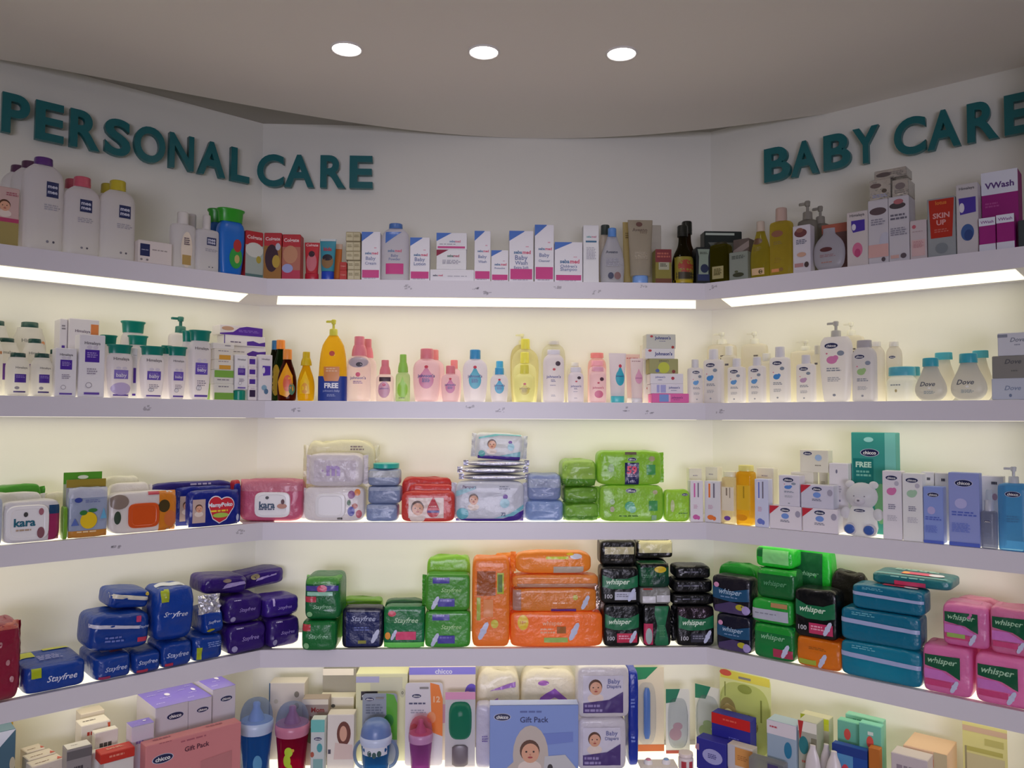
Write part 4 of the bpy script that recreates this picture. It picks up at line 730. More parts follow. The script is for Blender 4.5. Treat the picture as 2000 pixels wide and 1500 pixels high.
carton('baby_soap_carton', 1262, 1320, 653, 'pale grey soap carton with blue script crowning the soap stack', 'd8d8cc', [('t', .56, .72, .54, "Johnson's", '2c3c84', .03), ('l', .56, .5, .24, 1, '6a6a90', .04), ('o', .18, .85, .05, .08, 'c04040'), ('o', .9, .1, .05, .1, 'a83c34')], t=.055, on=a, d=.012, g='soap cartons in a stack')
carton('baby_soap_carton', 1256, 1273, 672, 'upright white carton with red dots beside the soap stack', 'eae6da', [('o', .6, .5, .2, .025, 'b8403c'), ('o', .6, .25, .2, .025, 'b8403c')], t=.05, d=.06)
# ================================================================ second row, right wing
GC = 'white baby care bottles with narrow caps'
wc = 'm:f2f0f4'
for x0, x1, yt, sg, blob, lb in ((1341, 1373, 702, 'C', '6aa4dc', 'white bottle with a blue animal print next to the soap stack, small'), (1376, 1413, 682, 'R', '4f94d8', 'white bottle with a blue animal print, taller, at the wing corner'), (1423, 1456, 700, 'R', '6aa4dc', 'white bottle with a blue animal print, second small one'), (1463, 1496, 697, 'R', '6aa4dc', 'white bottle with a blue animal print, third small one'), (1505, 1544, 677, 'R', '4f94d8', 'white bottle with a blue animal print, tallest narrow-capped one'), (1557, 1594, 693, 'R', 'd0a8c8', 'white bottle with a faint pink print beside the big pump bottle')):
    bottle('baby_bath_bottle', x0, x1, yt, lb, wc, chi(blob, .56, .46, .47, .86), ('c', .19, .46, 'dcdae0'), 'sq', 3.2, tf=.6, seg=sg, g=GC, d=.012 if sg == 'C' else .02)
bottle('baby_bath_bottle', 1604, 1666, 627, 'large white pump bottle with navy logo and pink animal print', wc, chi('e088b8', .64, .42, .42, .86), ('pump', .2, .32, 'bcbab4'), 'him', 3.4, tf=.5, d=.012)
bottle('baby_powder_bottle', 1666, 1714, 664, 'white powder bottle with a navy logo and green print', 'm:e6e4ea', chi('a8cc8c', .54, .4, .38, .82), ('c', .12, .62, 'b4b0b4'), 'talc', 3, tf=.6, d=.015, g='white powder bottles with navy logos')
for x0, x1, yt, d, lb in ((1694, 1730, 667, .1, 'white powder bottle behind the green print bottle, nearer'), (1726, 1764, 667, .11, 'white powder bottle behind the aqua lidded jar')):
    bottle('baby_powder_bottle', x0, x1, yt, lb, 'm:f2eee6', [('logo', .45, .8, .4)], ('c', .08, .6, 'e8e4dc'), 'talc', 3, tf=.6, d=d, g='white powder bottles with navy logos')
for x0, x1, yt, d, lb in ((1384, 1438, 649, .11, 'pale pump bottle in the back, first from the soap stack'), (1450, 1500, 648, .12, 'pale pump bottle in the back, second from the soap stack'), (1546, 1604, 664, .12, 'pale square pump bottle beside the large pump bottle'), (1640, 1690, 629, .13, 'pale pump bottle right behind the large pump bottle')):
    bottle('baby_bath_bottle', x0, x1, yt, lb, 'm:f4f0e4', [('l', .66, .78, .2, 2, '4a4650', .025)], ('pump', .17, .34, 'ecead8'), 'sq', 3.6, tf=.45, d=d, g='pump bottles in the back of the second shelf')
for x0, x1, yt, lb in ((1410, 1440, 676, 'white bottle behind the corner bottles'), (1482, 1514, 690, 'white bottle in the second rank beside the tallest narrow-capped one'), (1586, 1610, 674, 'white bottle squeezed behind the pink print bottle')):
    bottle('baby_bath_bottle', x0, x1, yt, lb, 'm:f2efe6', [('l', .5, .78, .3, 1, '3a3c5a', .04)], ('c', .16, .5, 'e4e2d8'), 'sq', 3.2, tf=.6, d=.075, g='white bottles in the second rank')
GD = 'white jars with aqua lids'
bottle('cream_jar', 1727, 1786, 715, 'broad white jar with a flat aqua lid', 'm:f2f0ec', [('l', .4, .6, .4, 1, 'a0a8b0', .05), ('o', .4, .4, .04, .06, 'c0b080')], ('c', .26, .9, '58b4c8'), 'jar', 2.3, tf=.9, d=.03, mind=0, g=GD)
bottle('cream_jar', 1772, 1800, 716, 'white jar with an aqua lid half hidden by the first pear-shaped bottle', 'm:f2f0ec', [], ('c', .26, .9, '58b4c8'), 'jar', 2.3, tf=.9, d=.07, g=GD)
GE = 'pear-shaped bottles with aqua caps'
dv = [('t', .44, .48, .48, 'Dove', '5a6070', .02, .3), ('o', .5, .36, .05, .03, 'f0f0f0'), ('l', .5, .26, .34, 3, '98a8b4', .018)]
bottle('baby_wash_bottle', 1777, 1851, 699, 'pear-shaped grey white bottle with aqua cap beside the broad jar', 'm:dcdad8', dv, ('c', .2, .5, '3ca8bc'), 'pear', 2.2, tf=.5, d=.015, g=GE)
bottle('baby_wash_bottle', 1857, 1930, 690, 'pear-shaped grey white bottle with aqua cap beside the stacked bar cartons', 'm:dcdad8', dv, ('c', .2, .5, '3ca8bc'), 'pear', 2.2, tf=.5, d=.015, g=GE)
bottle('baby_wash_bottle', 1818, 1872, 688, 'aqua capped bottle between and behind the two pear-shaped ones', 'm:f0ece4', [], ('c', .15, .66, '58bccc'), 'pear', 2.2, tf=.5, d=.1, g=GE)
bottle('baby_wash_bottle', 1892, 1942, 684, 'aqua capped bottle behind, beside the stacked bar cartons', 'm:f0ece4', [], ('c', .15, .66, '58bccc'), 'pear', 2.2, tf=.5, d=.1, g=GE)
GF = 'bar cartons stacked at the shelf end'
a = carton('soap_bar_carton', 1937, 2012, 739, 'silver blue bar carton, bottom of the stack of three', 'c8cede', [('t', .56, .55, .44, 'Dove', '8a98b4', .02, .3), ('o', .5, .2, .04, .08, '7a88a4')], t=.055, d=.01, g=GF)
a = carton('soap_bar_carton', 1938, 2014, 695, 'dull grey bar carton, middle of the stack of three', '8c8a86', [('t', .55, .75, .44, 'Dove', '5a5a60', .02, .3), ('l', .6, .3, .2, 1, '6a6a6a', .06)], t=.055, on=a, d=.01, g=GF)
carton('soap_bar_carton', 1949, 2016, 650, 'white bar carton, top of the stack of three', 'dcdee8', [('t', .6, .7, .46, 'Dove', '8a90a0', .02, .3), ('l', .6, .45, .2, 1, '9aa0b0', .05), ('r', 0, .82, .3, .95, '8a90a0')], t=.05, on=a, d=.012, g=GF)
# ================================================================ THIRD ROW, left wing
S(2, .012)
flow = [('o', .8, .8, .06, .1, 'a86a78'), ('o', .8, .2, .09, .16, '8a5a64'), ('t', .42, .52, .5, 'kara', '2a6a80', .03), ('o', .44, .74, .05, .07, '4a4a4a'), ('l', .42, .28, .4, 1, 'b8a08c', .05)]
pack('wet_wipes_packet', 4, 118, 978, 'white wipes packet with a big white lid and pink side', 'f:e4e2ea', [('r', .8, .02, 1, .66, 'f:b0386c'), ('r', .8, .66, 1, .88, 'f:28507c')], '', lid=(.06, .06, .8, .9), liddec=flow, tf=.35)
pack('wet_wipes_packet', -30, 14, 972, 'pale blue wipes packet at the outer end of the shelf', 'f:c8d0e0', [], '', tf=.5, d=.0)
pack('wet_wipes_packet', -20, 82, 962, 'crumpled white wipes packet behind the big lidded one', 'f:e8e6e4', [('l', .5, .7, .5, 2, '7a7078', .06), ('l', .75, .3, .3, 2, '6a6068', .06)], 'r', d=.075, tf=.3)
pack('wet_wipes_packet', -16, 80, 947, 'green wipes packet rising behind the white ones', 'f:58a83c', [], 'r', d=.13, tf=.25)
pack('wet_wipes_packet', 80, 128, 962, 'cream wipes packet behind the lemon wipes pouch', 'f:ece8d8', [], 'l', d=.1, tf=.5)
lem = [('r', 0, .8, 1, 1, 'f:d8dcec'), ('r', 0, .0, 1, .14, 'c88838'), ('o', .5, .34, .22, .17, 'e8c424'), ('o', .36, .5, .1, .05, '3a7a3c'), ('o', .6, .54, .12, .04, '3a7a3c'), ('tri', .8, .36, .98, .36, .89, .58, '6ab0d8'), ('tri', .05, .25, .25, .25, .14, .4, '5a70b8'), ('l', .5, .1, .6, 1, 'f0d0a0', .03), ('o', .22, .76, .1, .05, '3a4a9c'), ('l', .6, .74, .4, 2, '7a84b4', .02)]
pack('lemon_wipes_pouch', 134, 211, 952, 'silver blue pouch with a lemon picture', 'f:b4c0dc', lem, '', tf=.35, n=6, wr=.05, d=.01)
def header(x0, x1, y0, y1, lab, col, d):
    z = hit('L', (x0+x1)/2, y1, d)[1]; e, W, H, T, zt = place('hanging_header_card', x0, x1, y0, lab, d=d, t=.004, on=(0, 0, 0, 0, z), seg='L'); m_ = MB(); box(m_, -W/2, W/2, -.001, .001, 0, H, 'c:'+col, .0003); decals(m_, [('o', .5, .55, .14, .16, 'f0f0e0')], W, H, lambda u, v, ep: (-W/2+u*W, -.001-ep, v*H)); m_.build('card_body', e); return e
pack('green_pouch', 123, 133, 990, 'narrow green pouch standing beside the lemon pouch', 'f:86bc3c', [], '', d=.008, t=.03)
card('wipes_hang_card', 122, 198, 922, 'green topped hang card rising highest behind the lemon pouch', 'b8c0a0', [('r', 0, .82, 1, 1, '5aa030'), ('o', .5, .92, .14, .03, 'e8f0d8')], hole=False, rnd=.02, d=.06)
card('wipes_hang_card', 128, 206, 936, 'brown topped hang card between the green one and the lemon pouch', 'a8a8b0', [('r', 0, .86, 1, 1, 'a08a34')], hole=False, rnd=.02, d=.048)
pack('wet_wipes_packet', 212, 346, 960, 'white and orange wipes packet with a large orange lid', 'f:e8e4e6', [('r', .72, 0, 1, 1, 'f:e8902c'), ('o', .8, .62, .09, .16, '4a3c20'), ('o', .9, .3, .1, .2, 'd0703c'), ('o', .12, .78, .14, .18, '8a7a70'), ('o', .1, .4, .05, .16, '3a4a3c'), ('r', .55, .92, .72, 1, 'c04050')], '', lid=(.26, .12, .72, .72), lidc='p:d4541c', tf=.3, wr=.02)
pack('wet_wipes_packet', 213, 292, 943, 'white wipes packet behind the orange lidded one', 'f:f0ecea', [('l', .62, .6, .3, 1, '6a5a9c', .1)], 'r', d=.07, tf=.3)
pack('wet_wipes_packet', 200, 272, 930, 'cream wipes packet standing rearmost beside the hang cards', 'f:f0eee0', [], '', d=.12, tf=.3)
mp = [('r', .0, .0, 1, 1, 'f:1c2c9c'), ('r', .05, .12, .3, .78, 'c8b0a8'), ('baby', .17, .52, .07), ('o', .5, .62, .15, .24, 'e8e8f4'), ('o', .72, .58, .17, .24, 'e8e8f4'), ('p', [(.36, .55), (.88, .5), (.72, .16), (.58, .06), (.44, .2)], 'e8e8f4'), ('o', .5, .62, .135, .21, 'd03040'), ('o', .72, .58, .155, .21, 'd03040'), ('p', [(.375, .55), (.865, .5), (.71, .18), (.58, .09), (.45, .22)], 'd03040'), ('t', .6, .58, .5, 'MamyPoko', 'e8ecf8', .04), ('l', .6, .4, .4, 1, 'f0d040', .05), ('o', .6, .3, .16, .07, 'a8c858'), ('o', .96, .2, .035, .1, 'b8c0e0')]
pack('diaper_packet', 370, 468, 958, 'blue diaper packet with a red heart and baby picture, in front', 'f:1c2c9c', mp, '', tf=.3, n=7, g='blue baby diaper packets')
pack('diaper_packet', 344, 452, 950, 'blue diaper packet with a red heart, behind the front one', 'f:24349c', mp, '', tf=.2, d=.07, n=7, g='blue baby diaper packets')
pack('diaper_packet', 296, 455, 941, 'wide dark violet packet behind the blue heart packets', 'f:3a3090', [('l', .6, .93, .3, 1, 'b8b0d0', .04)], 'l', tf=.15, d=.115, n=7, g='blue baby diaper packets')
pack('diaper_packet', 457, 470, 945, 'blue packet seen end-on next to the pink wipes', 'f:28309c', [], '', tf=.8, d=.05, n=6)
pack('wet_wipes_packet', 464, 589, 936, 'pink wipes packet with a white rounded lid and crawling baby print', 'f:d86c90', [('r', 0, .72, 1, 1, 'f:e08aa0')], '', lid=(.26, .1, .82, .7), liddec=[('t', .36, .5, .44, 'kara', '2c4a68', .03), ('o', .36, .78, .05, .06, '4a4a50'), ('l', .38, .3, .5, 1, '5a6078', .06), ('o', .78, .45, .14, .1, 'c08878'), ('o', .8, .62, .05, .1, '5a3038')], seg='C', tf=.4, wr=.02, d=.02)
pack('wet_wipes_packet', 458, 470, 938, 'red pink wipes packet seen end-on at the wall corner', 'f:d03c48', [], '', seg='L', d=.012, t=.045)
# centre bay
a = pack('wet_wipes_packet', 591, 710, 951, 'white wipes packet with plain white lid and colourful flowers, under the cream packs', 'f:eeeaf0', [('o', .9, .85, .05, .1, 'e08840'), ('o', .8, .78, .06, .12, '8a4a84'), ('o', .86, .45, .05, .08, 'b86a5c'), ('o', .8, .3, .06, .14, '5a5ab0'), ('o', .93, .22, .05, .12, 'c86a78'), ('o', .76, .55, .03, .08, '3a6a44'), ('l', .62, .06, .1, 1, '4a4a50', .06)], 'l', lid=(.2, .12, .7, .82), tf=.4, wr=.03, g='white wipes packets piled up')
pack('wet_wipes_packet', 601, 708, 886, 'white wipes packet with a purple m monogram, resting on the flowery one', 'f:eee8ee', [('r', .1, .15, .88, .8, 'f:e6deea'), ('t', .46, .48, .26, 'm', 'b49ad4', .05), ('o', .26, .48, .02, .03, 'c4a8d4')], 'lr', tf=.4, wr=.05, on=a, g='white wipes packets piled up')
pack('wet_wipes_packet', 594, 730, 862, 'cream wipes packet rising tallest behind the monogram packet', 'f:eeead0', [('l', .75, .93, .2, 2, '8a7a78', .02)], 'lr', tf=.3, wr=.06, d=.09, g='white wipes packets piled up')
a = None
for i, (x0, x1, y) in enumerate(((713, 776, 985), (717, 782, 950))):
    a = pack('wet_wipes_packet', x0, x1, y, f'pale blue wipes packet seen end-on, {["lowest", "middle"][i]} of three near the cream packs', 'f:98a8d0', [('r', 0, .75, 1, .95, 'f:b8c4e0')], '', tf=2.2, wr=.05, on=a, t=.16, g='end-on pale blue wipes packets')
a = pack('wet_wipes_packet', 717, 780, 916, 'pale blue wipes packet, upper of three near the cream packs', 'f:a4b2d4', [('r', 0, .5, 1, .9, 'f:d8dce0')], '', wr=.05, on=a, t=.16, g='end-on pale blue wipes packets')
bottle('wipes_dispenser', 729, 780, 904, 'oval turquoise lid on top of the pale blue packets', 'p:34b4a8', [], None, 'sq', 2, on=a, t=.09)
red = [('r', .13, .12, .8, .8, 'e8d4cc'), ('baby', .3, .44, .12), ('o', .6, .36, .12, .22, 'c8303c'), ('tri', .5, .5, .7, .5, .6, .85, 'c8303c'), ('r', .49, .3, .72, .38, '4a3a8c'), ('l', .6, .5, .16, 1, 'f0b0a8', .03)]
pack('wet_wipes_packet', 783, 888, 960, 'red wipes packet with a baby picture, in front', 'f:e05048', red, '', tf=.25, n=7, g='red wipes packets')
pack('wet_wipes_packet', 796, 884, 946, 'plain red wipes packet standing in the middle of three', 'f:e04c48', [], '', d=.06, tf=.25, n=7, g='red wipes packets')
pack('wet_wipes_packet', 783, 882, 933, 'plain red wipes packet standing at the back of three', 'f:e04844', [], '', d=.1, tf=.3, n=7, g='red wipes packets')
pam = [('r', 0, .0, 1, .07, '4a2c94'), ('p', [(.6, 0), (1, 0), (1, .28), (.85, .12)], '4a2c94'), ('p', [(.55, .07), (.85, .14), (1, .32), (1, .42), (.8, .2)], '7ac0d0'), ('p', [(0, .62), (.3, .82), (.3, .9), (0, .76)], '9ccad8'), ('baby', .26, .55, .07), ('o', .73, .62, .035, .06, '6a30a0'), ('o', .72, .46, .07, .12, 'b0dcec'), ('o', .1, .2, .09, .14, '6ab8c8'), ('t', .2, .86, .2, 'Pampers', '6a4a70', .02), ('l', .72, .86, .16, 2, '8a90a4', .03), ('t', .7, .18, .07, '72', '4a5a84', .03)]
a = pack('wet_wipes_packet', 887, 1024, 940, 'large white wipes packet with baby face and purple base, bottom of its pile', 'f:dfe2f0', pam, 'lr', tf=.35, n=7, wr=.03, g='pile of white baby wipes')
for i, (x0, x1, y) in enumerate(((903, 1030, 927), (900, 1026, 913), (912, 1028, 900))):
    a = pack('wet_wipes_packet', x0, x1, y, f'flat silvery wipes packet, {["lowest", "middle", "uppermost"][i]} of the three lying flat', 'k:c8c8d8', [], 'lr', t=.12, n=2.5, m=5, wr=.04, on=a, g='pile of white baby wipes', d=.015+.01*i)
pack('wet_wipes_packet', 926, 1022, 846, 'white wipes packet with baby face and purple base, leaning on top of the pile', 'f:e2e4ec', [('r', .06, .0, .94, .13, '4a2c94'), ('p', [(.5, .13), (.94, .13), (.94, .34), (.8, .22)], '7ab8c8'), ('p', [(.06, .75), (.5, .93), (.94, .94), (.94, .98), (.4, .97), (.06, .82)], '7ac4c8'), ('baby', .34, .56, .09), ('o', .72, .68, .04, .06, '6a30a0'), ('o', .74, .5, .07, .14, '9ccce0'), ('o', .14, .2, .07, .12, '4aa8a8')], 'lr', t=.05, n=7, on=a, d=.09, ry=3, g='pile of white baby wipes')
a = pack('wet_wipes_packet', 1027, 1102, 979, 'light blue wipes packet, lower of two beside the white pile', 'f:9cb4e4', [], '', t=.15, wr=.06, g='light blue wipes packets')
pack('wet_wipes_packet', 1029, 1098, 928, 'light blue wipes packet, upper of two beside the white pile', 'f:a4b4e0', [('r', 0, .5, 1, .85, 'f:c4cfe8')], '', t=.15, wr=.08, on=a, g='light blue wipes packets')
a = None
for i, (x0, x1, y) in enumerate(((1100, 1172, 985), (1098, 1170, 952), (1095, 1167, 900))):
    a = pack('wet_wipes_packet', x0, x1, y, f'lime green wipes packet seen end-on, {["lowest", "middle", "topmost"][i]} of three', ['f:94c858', 'f:8cc44c', 'f:b4dc68'][i], [('r', 0, .0, 1, .3, 'f:6aa838')], '', t=.16, wr=.08, on=a, g='lime green wipes packets')
grn = [('logo', .48, .86, .16), ('o', .46, .42, .08, .14, '58b48c'), ('o', .5, .34, .06, .1, '98dcc0'), ('r', .76, .3, .9, .58, '4aa05c'), ('o', .18, .55, .04, .08, 'a8cc98'), ('o', .18, .34, .035, .08, 'c0b8a0'), ('l', .46, .14, .34, 1, '4a7a34', .03), ('o', .86, .82, .04, .06, 'b0a880'), ('r', .8, .04, .88, .18, '9cc8a0')]
a = pack('wet_wipes_packet', 1171, 1298, 948, 'large lime wipes packet with navy logo, lower of the big pair', 'f:a4d84c', grn, 'l', tf=.35, n=8, g='lime green wipes packets')
pack('wet_wipes_packet', 1159, 1294, 881, 'large lime wipes packet with a navy price label reading 59, on top', 'f:a4dc44', [('r', .76, .3, .9, .6, '4aa05c'), ('r', .42, .0, .64, .66, '1c1c5c'), ('t', .53, .6, .14, 'Save', 'a8a8d0', .02), ('t', .53, .44, .16, '59', 'e85070', .04), ('l', .53, .3, .14, 2, 'b8a0c0', .03), ('t', .53, .1, .12, '149/-', 'c8c8e0', .02), ('r', .42, .9, .6, .98, '6a5a50'), ('logo', .53, .76, .13), ('o', .2, .5, .05, .12, 'a8cc98'), ('o', .84, .78, .05, .08, 'b0a880')], 'r', tf=.4, n=8, wr=.04, on=a, g='lime green wipes packets')
pack('wet_wipes_packet', 1296, 1348, 957, 'smaller lime wipes packet beside the toothpaste tubes', 'f:b4e44c', [('logo', .8, .86, .24), ('o', .3, .5, .08, .2, 'c0cc90'), ('l', .75, .25, .4, 1, '4a7a34', .03)], '', tf=.5, seg='C', g='lime green wipes packets')
# right wing
G = 'toothpaste cartons and tubes in a row'
for x0, x1, y, col, ac, lb, sg in ((1345, 1374, 939, 'ece8ee', 'd060a8', 'white oral care carton with a pink swirl, at the corner', 'C'), (1376, 1407, 940, 'e8e6ee', 'ee8040', 'white oral care carton with an orange swirl', 'R'), (1474, 1501, 936, 'd8dcf6', '7080d0', 'pale blue white oral care carton with a blue swirl', 'R')):
    carton('toothpaste_carton', x0, x1, y, lb, col, [('r', .2, .58, .42, .96, 'f0e8f0'), ('r', .26, .6, .38, .94, ac), ('r', .56, .6, .66, .95, '7a7488'), ('o', .4, .12, .22, .06, ac), ('o', .62, .1, .12, .05, ac), ('l', .4, .4, .3, 3, 'd8b0c4', .02)], t=.035, seg=sg, g=G)
bottle('gel_bottle', 1408, 1440, 920, 'clear standing tube of cream gel with a purple swirl', 'g:f0e8d0', [('p', [(.06, .28), (.94, .28), (.94, .78), (.06, .78)], 'e8dcc8'), ('r', .4, .6, .5, .76, '8a7a68'), ('r', .66, .55, .72, .77, '9a8a78'), ('o', .5, .12, .24, .05, '7a50a8')], ('c', .1, .9, 'ece8c8'), 'sq', 5, tf=.9, g=G, d=.012)
bottle('gel_bottle', 1440, 1474, 908, 'clear standing tube of honey yellow gel', 'g:f0cc50', [('r', .1, .28, .92, .74, 'e8b830'), ('r', .5, .5, .58, .72, 'b08a20'), ('o', .4, .14, .36, .06, 'f0a020')], ('c', .1, .9, 'e8dc80'), 'sq', 5, tf=.9, g=G, d=.015)
for x0, x1, y, lb in ((1346, 1372, 915, 'pale carton behind the pink swirl carton'), (1378, 1402, 912, 'pale carton behind the orange swirl carton'), (1478, 1512, 914, 'pale carton behind the blue swirl carton')):
    carton('toothpaste_carton', x0, x1, y, lb, 'ece8d8', [('l', .5, .85, .4, 1, 'a8a0a8', .02)], t=.035, seg='R' if x0 > 1375 else 'C', d=.08, g='pale cartons in the second rank')
G = 'small white cartons with red corner tags'
bw = [('logo', .5, .84, .3), ('o', .5, .58, .12, .12, '7a9ce0'), ('l', .5, .38, .3, 2, '7a7c90', .03), ('o', .9, .7, .08, .14, 'a8a4b8')]
rt = ('tri', 0, 1, 0, .62, .32, 1, 'c83444')
a = carton('baby_soap_carton', 1503, 1565, 989, 'white carton with red corner tag, bottom of the pile beside the blue swirl carton', 'ece6f0', [rt]+bw, t=.05, g=G, d=.008)
carton('cream_carton', 1521, 1562, 929, 'upright white carton with a blue animal print, on a red tagged one', 'e6e2f0', chi('5a8cd8', .62, .5, .46, .86), t=.045, on=a, g=G, d=.012)
a = carton('baby_soap_carton', 1567, 1636, 994, 'white carton with red corner tag, bottom of the pile beside the bear bottle', 'ece6f0', [rt]+bw, t=.05, g=G, d=.008)
carton('baby_soap_carton', 1564, 1628, 948, 'white carton with red corner tag, upper one beside the bear bottle', 'dcdaec', [rt]+bw, t=.05, on=a, g=G, d=.01)
a = carton('cream_carton', 1545, 1590, 922, 'white carton in the second rank supporting the faint carton', 'eeeadc', [('l', .4, .9, .3, 2, '6a6050', .02)], t=.04, d=.065, g='white cartons in the second rank')
carton('cream_carton', 1562, 1618, 879, 'white carton with a pale blue print lying on the second rank', 'f0ecdc', [('logo', .28, .84, .3), ('o', .66, .66, .12, .14, 'a8c4e8'), ('l', .66, .3, .24, 1, '8a8478', .04)], t=.04, on=a, d=.065, g='white cartons in the second rank')
carton('cream_carton', 1620, 1658, 905, 'upright white carton behind the bear bottle', 'ecE8ee'.lower(), [('o', .4, .88, .05, .03, '7a7a90'), ('l', .5, .65, .3, 3, 'b8b4c0', .02), ('r', .3, .44, .6, .47, '8a88a0')], t=.04, d=.06, g='white cartons in the second rank')
carton('cream_carton', 1590, 1618, 920, 'pale carton squeezed behind the pile with red tags', 'ece8d8', [('l', .5, .8, .5, 4, 'b8b4a4', .02)], t=.03, d=.07, g='white cartons in the second rank')
carton('baby_set_carton', 1657, 1752, 845, 'tall teal carton reading FREE with a navy logo, behind the bear bottle', '3aa098', [('r', .76, .0, 1, 1, '7cc8c0'), ('logo', .42, .8, .4), ('o', .4, .93, .11, .025, 'a0e0dc'), ('r', .04, .3, .5, .74, '1c7c78'), ('t', .28, .68, .36, 'FREE', 'c8ecd8', .04), ('l', .28, .6, .34, 2, '7cc0b0', .02), ('o', .66, .3, .14, .2, '78b888')], t=.045, d=.09)
# white bear bottle
e, W, H, T, zt = place('bear_bottle', 1628, 1722, 940, 'white bear-shaped bottle with two blue feet and small navy collar logo', d=.004, t=.07, cat='bottle')
def ball(mb, c, r, spec, n=20):
    vs = [(c[0], c[1], c[2]+r[2])]; fs = []
    for j in range(1, n//2):
        for i in range(n): a = 2*math.pi*i/n; b = math.pi*j/(n//2); vs.append((c[0]+r[0]*math.sin(b)*math.cos(a), c[1]+r[1]*math.sin(b)*math.sin(a), c[2]+r[2]*math.cos(b)))
    vs.append((c[0], c[1], c[2]-r[2])); m_ = n//2-1
    for i in range(n):
        k = (i+1) % n; fs.append((0, 1+i, 1+k)); fs.append((len(vs)-1, 1+(m_-1)*n+k, 1+(m_-1)*n+i))
        for j in range(m_-1): fs.append((1+j*n+i, 1+(j+1)*n+i, 1+(j+1)*n+k, 1+j*n+k))
    mb.add(vs, fs, spec, True)
wb = 'm:f2f0f6'
mb = MB(); R = [(z*H*.62, W*.5*r, T*.5*q) for z, r, q in ((0, .5, .7), (.03, .62, .85), (.25, .72, 1), (.5, .66, .95), (.75, .55, .8), (.9, .42, .62), (1, .34, .5))]
loft(mb, R, 32, 2, wb); mb.build('torso', e)
decm = MB(); decals(decm, [('logo', .5, .5, .9)], W*.28, H*.12, lambda u, v, ep: ((u-.5)*W*.28, -T*.45-ep, H*.43+v*H*.08)); decm.build('collar_logo', e)
mb = MB(); ball(mb, (0, 0, H*.72), (W*.36, T*.5, H*.25), wb, 28); ball(mb, (0, -T*.42, H*.64), (W*.13, T*.22, H*.07), wb); mb.build('head', e)
for s in (-1, 1):
    mb = MB(); ball(mb, (s*W*.27, 0, H*.93), (W*.11, T*.14, H*.07), wb); mb.build('ear', e)
    mb = MB(); ball(mb, (s*W*.37, -T*.05, H*.4), (W*.12, T*.22, H*.11), wb); mb.build('arm', e)
    mb = MB(); ball(mb, (s*W*.22, -T*.38, H*.13), (W*.16, T*.2, H*.11), wb); ball(mb, (s*W*.22, -T*.55, H*.13), (W*.12, T*.06, H*.085), 'p:3f62b0'); mb.build('foot', e)
    mb = MB(); ball(mb, (s*W*.12, -T*.47, H*.73), (W*.018, T*.03, H*.013), 'p:8a8494', 8); mb.build('eye', e)
mb = MB(); ball(mb, (0, -T*.63, H*.655), (W*.03, T*.03, H*.018), 'p:6a6474', 10); mb.build('nose', e)
G = 'tall cartons beside the bear bottle'
for x0, x1, y, col, ac, lb in ((1719, 1762, 920, 'eeeaf2', 'd87ab0', 'tall white carton with a pink animal print'), (1763, 1803, 925, 'eeeef0', 'a8ccb0', 'tall white carton with a green animal print'), (1801, 1843, 951, '8ea2e4', 'b8b0e0', 'blue carton, shorter, beside the green print carton'), (1853, 1914, 924, '98a4e0', 'b8b8e8', 'broad light blue carton')):
    carton('baby_bath_carton', x0, x1, y, lb, col, ([('logo', .48, .9, .6)]+[('o', .46, .7, .24, .055, ac), ('o', .62, .72, .12, .04, ac), ('o', .75, .82, .12, .035, 'c0bccc'), ('l', .5, .5, .4, 3, '8a88a0', .015), ('l', .5, .34, .5, 4, 'c8c6d0', .012)]) if col[0] == 'e' else [('logo', .5, .86, .56), ('o', .4, .58, .2, .07, ac), ('l', .5, .45, .8, 2, '5a6cc4', .02), ('l', .4, .3, .6, 6, '7084d4', .012), ('r', 0, 0, 1, .05, '5c70cc')], t=.04, g=G)
for x0, x1, y, lb in ((1800, 1826, 922, 'pale carton with a dark logo behind the blue carton'), (1824, 1856, 924, 'pale blue tinted carton behind the blue carton'), (1918, 1962, 930, 'pale carton with a dark logo behind the spray bottle')):
    carton('baby_bath_carton', x0, x1, y, lb, 'e8e6ea', [('l', .6, .88, .3, 1, '3a3a4c', .04), ('o', .6, .7, .12, .05, 'c09aa8')], t=.03, d=.08, g='tall cartons in the second rank')
bottle('spray_bottle', 1912, 1949, 956, 'slim grey spray bottle with a clear overcap', 'g:b4b8cc', [('logo', .45, .72, .44), ('l', .45, .4, .4, 4, '8088a4', .02)], ('spray', .36, .6, 'b8bccc'), 'sq', 2.4, tf=.9, d=.004)
bottle('baby_wash_bottle', 1950, 2014, 911, 'clear blue pump bottle at the end of the shelf', 'g:84bce6', [('logo', .5, .84, .46), ('l', .5, .5, .4, 3, '4a7aa4', .02)], ('pump', .2, .34, 'c0c4cc'), 'sq', 3, tf=.6, d=.004)
